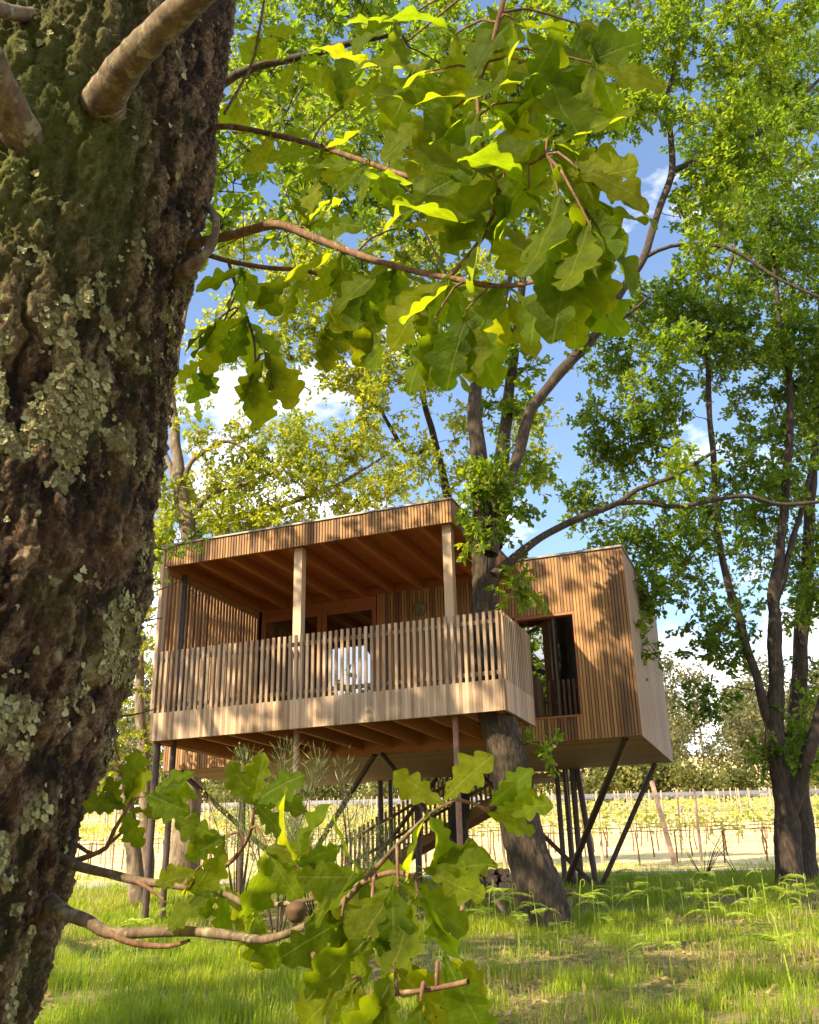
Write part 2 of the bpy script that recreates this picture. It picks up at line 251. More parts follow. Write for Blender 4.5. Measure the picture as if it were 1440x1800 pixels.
# ------------------------------------------------------------------ object helpers
def link(o, parent=None, label=None, cat=None, group=None, kind=None):
    C.objects.link(o)
    if parent is not None: o.parent = parent
    for k, v in (('label', label), ('category', cat), ('group', group), ('kind', kind)):
        if v: o[k] = v
    return o
def thing(name, label, cat, loc=(0, 0, 0), group=None):
    o = bpy.data.objects.new(name, None); o.location = loc; o.empty_display_size = 0.2; return link(o, None, label, cat, group)
def raw_mesh(name, V, F, mats, smooth=False, attrs=None, sizes=None):
    """V (n,3); F (m,k) array or flat loop array with sizes"""
    me = bpy.data.meshes.new(name); V = np.asarray(V, np.float32)
    if sizes is None: F = np.asarray(F, np.int32); k = F.shape[1]; sizes = np.full(len(F), k, np.int32); F = F.ravel()
    else: F = np.asarray(F, np.int32); sizes = np.asarray(sizes, np.int32)
    me.vertices.add(len(V)); me.vertices.foreach_set('co', V.ravel()); me.loops.add(len(F)); me.loops.foreach_set('vertex_index', F)
    me.polygons.add(len(sizes)); me.polygons.foreach_set('loop_start', np.concatenate([[0], np.cumsum(sizes)[:-1]]).astype(np.int32))
    try: me.polygons.foreach_set('loop_total', sizes)
    except Exception: pass
    me.polygons.foreach_set('use_smooth', np.full(len(sizes), bool(smooth)))
    for an, av in (attrs or {}).items():
        a = me.attributes.new(an, 'FLOAT', 'POINT'); a.data.foreach_set('value', np.asarray(av, np.float32))
    me.update(calc_edges=True); me.materials.append(mats); return me
def mesh_obj(name, me, parent=None, loc=(0, 0, 0), **kw):
    o = bpy.data.objects.new(name, me); o.location = loc; return link(o, parent, **kw)
BOX = {}
BV = np.array([(x, y, z) for x in (-.5, .5) for y in (-.5, .5) for z in (-.5, .5)]); BF = np.array([(0, 1, 3, 2), (4, 6, 7, 5), (0, 4, 5, 1), (2, 3, 7, 6), (0, 2, 6, 4), (1, 5, 7, 3)])
def box(name, x0, x1, y0, y1, z0, z1, mat, parent=None, **kw):
    d = (round(x1 - x0, 4), round(y1 - y0, 4), round(z1 - z0, 4), mat)
    if d not in BOX: BOX[d] = raw_mesh(name, BV * np.array(d[:3]), BF, M[mat])
    return mesh_obj(name, BOX[d], parent, ((x0 + x1) / 2, (y0 + y1) / 2, (z0 + z1) / 2), **kw)
def tube_arrays(pts, rad, sides, closed_end=True):
    P = np.asarray(pts, float); r = np.asarray(rad, float); n = len(P)
    T = np.gradient(P, axis=0); T /= np.linalg.norm(T, axis=1)[:, None] + 1e-12
    ref = np.array([0.0, 0, 1]) if abs(T[0, 2]) < 0.9 else np.array([1.0, 0, 0])
    A = np.zeros((n, 3)); a = ref - T[0] * (ref @ T[0]); A[0] = a / np.linalg.norm(a)
    for i in range(1, n):
        a = A[i - 1] - T[i] * (A[i - 1] @ T[i]); A[i] = a / (np.linalg.norm(a) + 1e-12)
    B = np.cross(T, A); th = np.arange(sides) / sides * 2 * np.pi
    V = P[:, None] + r[:, None, None] * (np.cos(th)[None, :, None] * A[:, None] + np.sin(th)[None, :, None] * B[:, None])
    i = np.arange(n - 1)[:, None] * sides; j = np.arange(sides)[None]; k = (j + 1) % sides
    F = np.stack([i + j, i + k, i + sides + k, i + sides + j], -1).reshape(-1, 4)
    return V.reshape(-1, 3), F
def join(parts):
    Vs, Fs, o = [], [], 0
    for V, F in parts: Vs.append(V); Fs.append(F + o); o += len(V)
    return np.concatenate(Vs), np.concatenate(Fs)
def capped(pts, rad, sides=12):
    """a straight-ish pole with closed ends"""
    pts = [pts[0]] + list(pts) + [pts[-1]]; rad = [0.0005] + list(rad) + [0.0005]
    pts = [np.asarray(p, float) for p in pts]; d0 = pts[1] - pts[2]; d1 = pts[-2] - pts[-3]
    pts[0] = pts[1] + d0 * 1e-4; pts[-1] = pts[-2] + d1 * 1e-4
    return tube_arrays(pts, rad, sides)
def pole(name, a, b, r, mat, parent=None, sides=12, r2=None, **kw):
    a = np.asarray(a, float); b = np.asarray(b, float); V, F = capped([a * 0, b - a], [r, r if r2 is None else r2], sides)
    return mesh_obj(name, raw_mesh(name, V, F, M[mat], smooth=False), parent, tuple(a), **kw)
def smooth_path(pts, step=0.12, wob=0.0, seed=0):
    """Catmull-Rom through the points (last column may be a radius)"""
    P = np.asarray(pts, float); E = np.vstack([2 * P[0] - P[1], P, 2 * P[-1] - P[-2]]); O = []
    for i in range(1, len(E) - 2):
        n = max(2, int(np.linalg.norm(E[i + 1, :3] - E[i, :3]) / step)); t = np.arange(n)[:, None] / n
        O.append(0.5 * (2 * E[i] + (E[i + 1] - E[i - 1]) * t + (2 * E[i - 1] - 5 * E[i] + 4 * E[i + 1] - E[i + 2]) * t ** 2 + (3 * E[i] - 3 * E[i + 1] + E[i + 2] - E[i - 1]) * t ** 3))
    O.append(P[-1:]); O = np.vstack(O)
    if wob:
        q = O[:, :3] * 1.7 + seed; O[:, :3] += wob * (np.stack([vnoise(q, 1), vnoise(q, 2), vnoise(q, 3)], 1) - 0.5)
    return O

# ------------------------------------------------------------------ ground
GT = np.array([-120, -60, 0, 7, 14, 18, 21, 25, 27, 60, 100, 140, 200, 420.]); GZ = np.array([-12, -7.6, -3.75, -3.28, -2.80, -2.42, -2.18, -1.97, -1.80, 1.27, 5.0, 10, 20, 50.]) + Z0
def ground_z(x, y):
    x = np.asarray(x, float); y = np.asarray(y, float); t = (x - CAM[0]) * FH[0] + (y - CAM[1]) * FH[1]
    z = np.interp(t, GT, GZ); z = (z + np.interp(t - 0.8, GT, GZ) + np.interp(t + 0.8, GT, GZ)) / 3
    p = np.stack([x.ravel() * 0.55, y.ravel() * 0.55, x.ravel() * 0], 1); n = (vnoise(p, 5) - 0.5).reshape(x.shape) * 0.09 + (vnoise(p * 3, 6) - 0.5).reshape(x.shape) * 0.03
    return z + n * np.clip(1 - (t - 19) / 3, 0.15, 1)
def gz(x, y): return float(ground_z(np.array([x]), np.array([y]))[0])
def tl(t, l): return CAM[0] + FH[0] * t + RH[0] * l, CAM[1] + FH[1] * t + RH[1] * l
tt = np.unique(np.concatenate([np.arange(-60, 0, 6), np.arange(0, 30, 0.35), np.arange(30, 60, 1.5), np.arange(60, 140, 6), np.arange(140, 421, 28)])); ll = np.unique(np.concatenate([-np.geomspace(16, 400, 16), np.arange(-16, 16.1, 0.4), np.geomspace(16, 400, 16)]))
TT, LL = np.meshgrid(tt, ll, indexing='ij'); GX = CAM[0] + FH[0] * TT + RH[0] * LL; GY = CAM[1] + FH[1] * TT + RH[1] * LL; GG = ground_z(GX, GY)
nv = len(ll); ii = (np.arange(len(tt) - 1)[:, None] * nv + np.arange(nv - 1)[None]).ravel()
field = np.clip((TT - 25.6 + 1.2 * (fbm(np.stack([GX.ravel(), GY.ravel(), GX.ravel() * 0], 1) * 0.7, 3).reshape(TT.shape) - 0.5)) / 1.8, 0, 1)
me = raw_mesh('ground', np.stack([GX, GY, GG], -1).reshape(-1, 3), np.stack([ii, ii + nv, ii + nv + 1, ii + 1], -1), M['ground'], smooth=True, attrs={'field': field.ravel()})
mesh_obj('ground', me, kind='structure')
# gravel path across the slope
pl = np.arange(-30, 40.1, 0.5); wob = (vnoise(np.stack([pl * 0.5, pl * 0, pl * 0], 1), 9) - 0.5) * 0.5
def path_t(l): return 23.3 + 0.012 * l
PV = []
for k, l in enumerate(pl):
    for s in np.linspace(0, 1, 7):
        t = path_t(l) + s * 2.5 + wob[k] * (1 - s) * 0.8 + wob[-k] * s * 0.6; x, y = tl(t, l); PV.append((x, y, gz(x, y) + 0.012 + 0.03 * math.sin(math.pi * s)))
ii = (np.arange(len(pl) - 1)[:, None] * 7 + np.arange(6)[None]).ravel()
mesh_obj('path', raw_mesh('path', PV, np.stack([ii, ii + 7, ii + 8, ii + 1], -1), M['gravel'], smooth=True), kind='structure')

# ------------------------------------------------------------------ the cabin on stilts
house = thing('treehouse', 'timber slatted cabin on stilts with a covered deck built round an oak', 'treehouse', (0, 0, Z0))
RND = random.Random(7)
W, D, D2, XL, XR, HF, HT = 5.8, 3.274, 7.365, -2.009, 7.139, 0.43, 1.413
ROOF_X, RB, RTOP, SIDE_Y = 5.12, 2.891, 3.262, 1.557
pit = 0.0967
# deck: fascia, railing, frame, floor
fascia = box('deck_fascia', 0.03, W - 0.03, 0.025, 0.06, 0.02, HF - 0.02, 'core', house)
railing = box('railing', 0.0, W - 0.05, 0.026, 0.062, HT - 0.16, HT - 0.10, 'rail', house)
box('rail', 0.0, W - 0.05, 0.026, 0.06, HF + 0.08, HF + 0.14, 'rail', railing)
box('rail', W - 0.062, W - 0.028, 0.07, SIDE_Y - 0.03, HT - 0.16, HT - 0.10, 'rail', railing)
box('rail', W - 0.062, W - 0.028, 0.07, SIDE_Y - 0.03, HF + 0.08, HF + 0.14, 'rail', railing)
BW = 0.043
for i in range(60):                                        # front: every baluster runs down over the fascia, a short board fills between
    x = W - 0.05 - i * pit; j = RND.uniform(-0.004, 0.004)
    box('baluster', x - BW / 2, x + BW / 2, -0.020, 0.014, 0.0, HT + j, 'rail', railing)
    if i < 59: box('fascia_board', x - pit + BW / 2 + 0.002, x - BW / 2 - 0.002, -0.018 - RND.uniform(0, 0.003), 0.024, 0.0, HF, 'rail', fascia)
for (xa, xb) in ((W - 0.024, W),): box('fascia_board', xa, xb, -0.018, 0.024, 0.0, HF, 'rail', fascia)
side = box('side_fascia', W - 0.075, W - 0.03, 0.065, SIDE_Y - 0.03, 0.02, HF - 0.02, 'core', house)
n = 16
for i in range(n):
    y = 0.05 + i * (SIDE_Y - 0.08) / (n - 1); box('baluster', W - 0.026, W + 0.022, y - 0.022, y + 0.022, 0.0, HT, 'rail', railing)
    if i < n - 1:
        s = (SIDE_Y - 0.08) / (n - 1); box('fascia_board', W - 0.026, W + 0.019, y + 0.024, y + s - 0.024, 0.0, HF, 'rail', side)
for i in range(6):                                          # the short return behind the oak
    x = W - 0.08 - i * pit; box('baluster', x - 0.022, x + 0.022, SIDE_Y - 0.03, SIDE_Y + 0.01, 0.0, HT, 'rail', railing)
    box('fascia_board', x - pit + 0.024, x - 0.024, SIDE_Y - 0.028, SIDE_Y + 0.008, 0.0, HF, 'rail', side)
for i in range(17):
    y = SIDE_Y + 0.06 + i * pit; box('baluster', ROOF_X - 0.02, ROOF_X + 0.024, y - 0.022, y + 0.022, 0.0, HT, 'rail', railing)
frame = box('deck_frame', -0.02, W - 0.1, 0.07, 0.12, 0.015, 0.30, 'beam', house)                     # rim beam behind the fascia
box('rim_beam', W - 0.17, W - 0.09, 0.125, SIDE_Y - 0.04, 0.012, 0.30, 'beam', frame)
box('rim_beam', -0.02, 0.055, 0.125, D - 0.01, 0.012, 0.30, 'beam', frame)
box('rim_beam', 0.06, ROOF_X, D - 0.10, D - 0.02, 0.005, 0.32, 'beam', frame)
box('rim_beam', ROOF_X, W - 0.18, SIDE_Y - 0.12, SIDE_Y - 0.04, 0.014, 0.30, 'beam', frame)
for i in range(9):
    x = 0.56 + i * 0.56; box('joist', x - 0.035, x + 0.035, 0.125, D - 0.105, 0.09, 0.32, 'beam', frame)
floor = box('deck_floor', 0.06, 0.12, 0.13, D - 0.12, 0.33, 0.385, 'core', house)
y = 0.08; k = 0
while y < D - 0.05:
    xe = W - 0.09 if y < 0.16 else (5.06 if y < SIDE_Y - 0.1 else 5.10)
    box('floor_board', 0.0, xe, y, y + 0.135, 0.388, 0.415, 'soffit', floor); y += 0.142
# terrace roof
roof = box('terrace_roof', 0.01, ROOF_X - 0.03, 0.09, D + 0.0, 3.13, RTOP - 0.02, 'core', house)
box('roof_edging', -0.06, ROOF_X + 0.02, 0.03, 0.10, RTOP - 0.005, RTOP + 0.022, 'flash', roof); box('roof_edging', ROOF_X - 0.05, ROOF_X + 0.022, 0.103, D - 0.02, RTOP - 0.005, RTOP + 0.020, 'flash', roof)
box('fascia_beam', 0.02, ROOF_X - 0.04, 0.088, 0.15, RB + 0.02, 3.125, 'beam', roof); box('fascia_beam', ROOF_X - 0.10, ROOF_X - 0.03, 0.155, D - 0.01, RB + 0.02, 3.125, 'beam', roof); box('fascia_beam', -0.01, 0.06, 0.155, D - 0.01, RB + 0.02, 3.125, 'beam', roof)
nb = 102; s = (ROOF_X + 0.024) / nb
for i in range(nb):
    x = -0.024 + i * s; t = RND.uniform(0, 0.004); box('roof_board', x + 0.008, x + s - 0.008, 0.056 - t, 0.084, RB, RTOP - 0.008, 'clad', roof)
nb = 42; s = (D - 0.09) / nb
for i in range(nb):
    y = 0.088 + i * s; box('side_roof_board', ROOF_X - 0.026, ROOF_X + RND.uniform(0, .004), y + 0.008, y + s - 0.008, RB, RTOP - 0.008, 'clad', roof)
for i in range(8):
    x = 0.57 * (i + 1); box('rafter', x - 0.045, x + 0.045, 0.155, D - 0.02, RB + 0.045, 3.115, 'beam', roof)
for i in range(9):
    x0 = 0.065 if i == 0 else 0.57 * i; box('ceiling_panel', x0 + 0.004, min(0.57 * (i + 1), ROOF_X - 0.11) - 0.004, 0.16, 1.70, 3.116, 3.126, 'ply', roof); box('ceiling_panel', x0 + 0.004, min(0.57 * (i + 1), ROOF_X - 0.11) - 0.004, 1.712, D - 0.03, 3.116, 3.126, 'ply', roof)
for x in (2.46, 4.98): box('post', x - 0.07, x + 0.07, 0.19, 0.33, HF - 0.01, RB + 0.018, 'post', house)
# left screen wall of slats, corner boards
screen = box('screen_wall', -0.02, 0.02, 0.14, D - 0.02, 2.80, RB + 0.015, 'clad', house)
pass
for (xa, xb, ya, yb) in ((-0.045, 0.015, -0.0, 0.055), (-0.03, 0.03, 0.07, 0.13)): box('corner_board', xa, xb, ya + 0.03, yb + 0.03, HF + 0.002, RB + 0.35 if xa < -0.04 else RB, 'post', screen)
for i in range(30):
    y = 0.20 + i * 0.104; box('screen_slat', -0.02, 0.022, y - 0.030, y + 0.030, HF + 0.003, 2.797, 'clad', screen)
for i in range(16):
    y = 0.14 + i * 0.195; box('low_screen_board', -0.048, -0.022, y, y + 0.185, 0.0, HF, 'rail', screen)
# ---- the closed cabin behind
front = box('front_wall', XL + 0.02, -0.05, D + 0.03, D + 0.10, 0.03, 3.2, 'core', house)
WIN = (5.15, 6.214, 0.409, 2.176)
def core(x0, x1, z0, z1): box('wall_panel', x0, x1, D + 0.03, D + 0.10, z0, z1, 'core', front)
core(-0.05, 2.52, 2.96, 3.2); core(-0.05, 2.52, 0.03, 0.42); core(2.52, WIN[0], 0.03, 3.2); core(WIN[0], WIN[1], 0.03, WIN[2]); core(WIN[0], WIN[1], WIN[3], 3.2); core(WIN[1], XR - 0.03, 0.03, 3.2)
ws = 0.0552; x = XL
while x < XR - 0.02:
    a, b = x + 0.006, x + ws - 0.006; dd = RND.uniform(0, 0.004); m = 'clad'
    def slat(z0, z1): box('wall_slat', a, b, D - dd, D + 0.028, z0, z1, m, front)
    if x < 0.0 - ws: slat(0.0, 3.22)
    elif x < 2.50: slat(0.0, 0.40)
    elif x < WIN[0] - ws: slat(0.0, 2.96 if x < ROOF_X - 0.05 else 3.22)
    elif x < WIN[1] - 0.01: slat(0.0, WIN[2] - 0.03); slat(WIN[3] + 0.015, 3.22)
    else: slat(0.0, 3.22)
    x += ws
box('lintel_beam', 0.06, ROOF_X - 0.11, D - 0.018, D + 0.024, 2.962, 3.112, 'ply', front)
sidew = box('side_wall', XR - 0.10, XR - 0.03, D + 0.10, D2 - 0.03, 0.03, 3.2, 'core', house)
y = D + 0.002; nb = 40; s = (D2 - D - 0.004) / nb
for i in range(nb):
    dd = RND.uniform(0, 0.004); box('side_board', XR - 0.028, XR + dd, y + 0.001, y + s - 0.0015, 0.0, 3.22, 'side', sidew); y += s
box('corner_trim', XR - 0.03, XR - 0.004, D - 0.003, D + 0.0005, 0, 3.22, 'clad', sidew)
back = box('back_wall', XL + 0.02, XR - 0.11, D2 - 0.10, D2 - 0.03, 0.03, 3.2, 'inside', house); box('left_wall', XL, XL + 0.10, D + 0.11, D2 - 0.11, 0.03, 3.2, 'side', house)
soff = box('soffit', XL + 0.03, XR - 0.03, D + 0.105, D2 - 0.105, 0.035, 0.10, 'core', house)
nb = 40; s = (D2 - D - 0.06) / nb
for i in range(nb):
    y = D + 0.032 + i * s; box('soffit_board', XL + 0.006, XR - 0.032, y + 0.0015, y + s - 0.0015, 0.006 + RND.uniform(0, 0.003), 0.030, 'soffit', soff)
croof = box('cabin_roof', XL, XR, D + 0.11, D2 - 0.03, 3.205, 3.235, 'core', house)
for (xa, xb, ya, yb) in ((ROOF_X + 0.025, XR + 0.025, D - 0.03, D + 0.06), (XR - 0.06, XR + 0.025, D + 0.062, D2 + 0.02), (XL - 0.02, -0.06, D - 0.03, D + 0.06)): box('roof_edging', xa, xb, ya, yb, 3.225, 3.262, 'flash', croof)
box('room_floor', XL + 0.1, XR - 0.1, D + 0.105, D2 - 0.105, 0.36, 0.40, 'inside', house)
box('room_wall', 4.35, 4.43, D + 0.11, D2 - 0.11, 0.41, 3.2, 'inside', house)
# right window
win = box('window', WIN[0], WIN[1], D + 0.0, D + 0.125, WIN[3] - 0.035, WIN[3] + 0.010, 'frame', house)
box('sill', WIN[0], WIN[1], D - 0.012, D + 0.125, WIN[2] - 0.027, WIN[2] + 0.004, 'frame', win)
box('jamb', WIN[1] - 0.03, WIN[1] - 0.002, D + 0.0, D + 0.125, WIN[2] + 0.006, WIN[3] - 0.037, 'frame', win); box('jamb', WIN[0] + 0.002, WIN[0] + 0.03, D + 0.0, D + 0.125, WIN[2] + 0.006, WIN[3] - 0.037, 'frame', win)
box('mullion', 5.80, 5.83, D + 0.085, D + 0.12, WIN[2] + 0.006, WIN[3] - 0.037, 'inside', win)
box('pane', WIN[0] + 0.032, 5.798, D + 0.095, D + 0.101, WIN[2] + 0.007, WIN[3] - 0.038, 'glass', win); box('pane', 5.832, WIN[1] - 0.032, D + 0.095, D + 0.101, WIN[2] + 0.007, WIN[3] - 0.038, 'glass', win)
# glazed doors to the deck
for (a, b) in ((0.06, 1.36), (1.37, 2.50)):
    dr = box('glass_door', a, b, D + 0.01, D + 0.07, 2.79, 2.955, 'frame', house)
    box('door_stile', a, a + 0.09, D + 0.012, D + 0.07, 0.42, 2.788, 'frame', dr); box('door_stile', b - 0.09, b, D + 0.012, D + 0.07, 0.42, 2.788, 'frame', dr)
    box('door_rail', a + 0.092, b - 0.092, D + 0.014, D + 0.068, 2.70, 2.787, 'frame', dr); box('door_rail', a + 0.092, b - 0.092, D + 0.014, D + 0.068, 0.42, 0.55, 'frame', dr)
    box('pane', a + 0.094, b - 0.094, D + 0.035, D + 0.041, 0.552, 2.698, 'glass', dr)
# round lamp on the terrace wall
lx, lz = 3.38, 2.58
V, F = capped([(0, 0, 0), (0, -0.03, 0), (0, -0.031, 0), (0, -0.07, 0)], [0.13, 0.13, 0.105, 0.085], 20)
lamp = mesh_obj('wall_lamp', raw_mesh('wall_lamp', V, F, M['lamp']), house, (lx, D - 0.005, lz))
# stilts and braces
def hz(x, y): return gz(x, y) - Z0
for (x, y, r, mat, top) in ((-0.01, 0.25, 0.055, 'steel', 0.01), (0.04, 0.62, 0.05, 'steel', RB + 0.02), (2.465, 0.26, 0.045, 'rust', 0.012), (4.98, 0.26, 0.042, 'rust', 0.012), (4.80, 7.27, 0.055, 'steel', 0.004), (4.97, 7.29, 0.06, 'steel', 0.004), (5.12, 7.29, 0.06, 'steel', 0.004), (0.9, 7.2, 0.06, 'steel', 0.004), (1.1, 7.28, 0.05, 'steel', 0.004), (1.75, 7.2, 0.07, 'steel', 0.004), (-0.1, 3.1, 0.06, 'steel', 0.0)):
    pole('stilt', (x, y, hz(x, y) - 0.15), (x, y, top), r, mat, house)
pole('stay_rod', (5.05, 7.18, hz(5.05, 7.18)), (5.0, 7.18, 0.0), 0.008, 'galv', house, 6)
def brace(a, b, r=0.05, mat='steel'): pole('brace', a, b, r, mat, house)
def gp(px, py, dz=0.0):                                        # where a pixel's ray meets the ground, cabin coordinates
    d = ray(px, py)
    for s in np.arange(3, 60, 0.05):
        q = CAM + d * s
        if q[2] < gz(q[0], q[1]) + dz: break
    return q - np.array([0, 0, Z0])
brace((4.86, 7.0, hz(4.86, 7.0) + 0.05), (6.84, 3.50, 0.005), 0.06)
brace((5.44, 7.30, hz(5.44, 7.3) - 0.1), (6.80, 7.25, 0.005), 0.05)
brace((5.42, 7.29, hz(5.4, 7.3) - 0.1), (5.22, 7.31, 0.005), 0.062)
bR = at_y(898, 1598, 2.2) - np.array([0, 0, Z0]); brace((bR[0], bR[1], hz(bR[0], bR[1]) - 0.05), (2.62, 3.2, 0.0), 0.05)
bL = at_y(500, 1528, 4.4) - np.array([0, 0, Z0]); brace((bL[0], bL[1], hz(bL[0], bL[1]) - 0.05), (2.48, 3.2, 0.0), 0.05)
bq = at_y(640, 1540, 4.6) - np.array([0, 0, Z0]); brace((0.5, 4.9, hz(0.5, 4.9)), (-1.75, 3.5, 0.0), 0.05)
brace((5.6, 6.6, hz(5.6, 6.6)), (3.2, 7.2, 0.0), 0.045); brace((0.4, 6.9, hz(0.4, 6.9)), (2.2, 7.25, 0.0), 0.045)
# staircase behind the cabin, climbing to the right
st = box('staircase', 4.0, 5.0, 7.45, 8.5, -0.12, -0.02, 'soffit', house)
A0 = at_y(612, 1470, 8.0) - np.array([0, 0, Z0]); B0 = np.array([3.95, 8.0, -0.15]); A0[2] = hz(A0[0], 8.0)
dx, dz = B0[0] - A0[0], B0[2] - A0[2]
for yy in (7.62, 8.42):
    V = np.array([(A0[0], yy, A0[2]), (A0[0] + 0.3, yy, A0[2]), (B0[0] + 0.05, yy, B0[2] - 0.18), (B0[0] + 0.05, yy, B0[2] + 0.08), (A0[0], yy + 0.05, A0[2]), (A0[0] + 0.3, yy + 0.05, A0[2]), (B0[0] + 0.05, yy + 0.05, B0[2] - 0.18), (B0[0] + 0.05, yy + 0.05, B0[2] + 0.08)])
    mesh_obj('stringer', raw_mesh('stringer', V, [(0, 1, 2, 3), (7, 6, 5, 4), (0, 4, 5, 1), (1, 5, 6, 2), (2, 6, 7, 3), (3, 7, 4, 0)], M['soffit']), st, (-4.5 * 0, 0, 0)).location = tuple(-np.array([4.5, 7.975, -0.07]))
def inst(o): o.location = tuple(np.array(o.location) - np.array([4.5, 7.975, -0.07])); return o
for i in range(12):
    f = (i + 0.5) / 12; x = A0[0] + dx * f; z = A0[2] + dz * f; inst(box('step', x - 0.12, x + 0.14, 7.675, 8.415, z + 0.04, z + 0.08, 'soffit', st))
for yy in (7.60,):
    k = 0; x = A0[0] + 0.02
    while x < B0[0]:
        z = A0[2] + dz * (x - A0[0]) / dx; inst(box('baluster', x, x + 0.045, yy - 0.03, yy + 0.015, z + 0.02, z + 0.98, 'clad', st)); x += 0.105
    for h in (0.78, 0.30):
        V, F = capped([(A0[0], yy - 0.05, A0[2] + h), (B0[0], yy - 0.05, B0[2] + h)], [0.035, 0.035], 4); o = mesh_obj('handrail', raw_mesh('handrail', V, F, M['clad']), st); inst(o)

# the treads and balusters sit in the stair frame; every other box of the cabin has its parent at the cabin origin
for o in list(house.children):
    off = Vector(o.location)
    for ch in o.children:
        if o is not st: ch.location = ch.location - off

# ------------------------------------------------------------------ leaves and trees
def leaf_shape(kind):
    if kind == 'oak':
        h = [(0.0, 0.0, 0), (0.17, 0.30, 0.03), (0.11, 0.44, 0.02), (0.29, 0.72, 0.05), (0.0, 1.0, -0.06)]
        V = [(0, 0, 0), (0, 1.0, -0.06)] + [(x, y, z) for x, y, z in h[1:-1]] + [(-x, y, z) for x, y, z in h[1:-1]]
        k = len(h) - 2; return np.array(V), [[0] + [2 + i for i in range(k)] + [1], [1] + [2 + k + i for i in reversed(range(k))] + [0]]
    if kind == 'diamond': return np.array([(0, 0, 0), (0.24, 0.5, 0.05), (0, 1, -0.04), (-0.24, 0.5, 0.05)]), [[0, 1, 2, 3]]
    return np.array([(0, 0, 0), (0.3, 0.45, 0.03), (0, 1, -0.04), (-0.3, 0.55, 0.03)]), [[0, 1, 2, 3]]
def leaves_mesh(name, base, dirn, nrm, length, rnd, kind, mat, width=1.0):
    SV, SF = leaf_shape(kind); n = len(base); dirn = dirn / (np.linalg.norm(dirn, axis=1)[:, None] + 1e-9)
    nrm = nrm - dirn * np.sum(nrm * dirn, 1)[:, None]; nrm /= np.linalg.norm(nrm, axis=1)[:, None] + 1e-9; sd = np.cross(dirn, nrm)
    V = base[:, None] + length[:, None, None] * (SV[None, :, 0, None] * width * sd[:, None] + SV[None, :, 1, None] * dirn[:, None] + SV[None, :, 2, None] * nrm[:, None])
    flat = np.concatenate([np.array(f) for f in SF]); sizes = np.tile(np.array([len(f) for f in SF]), n); F = (np.arange(n)[:, None] * len(SV) + flat[None]).ravel()
    return raw_mesh(name, V.reshape(-1, 3), F, M[mat], attrs={'rnd': np.repeat(rnd, len(SV))}, sizes=sizes)
def unit(v): return v / (np.linalg.norm(v, axis=-1, keepdims=True) + 1e-9)

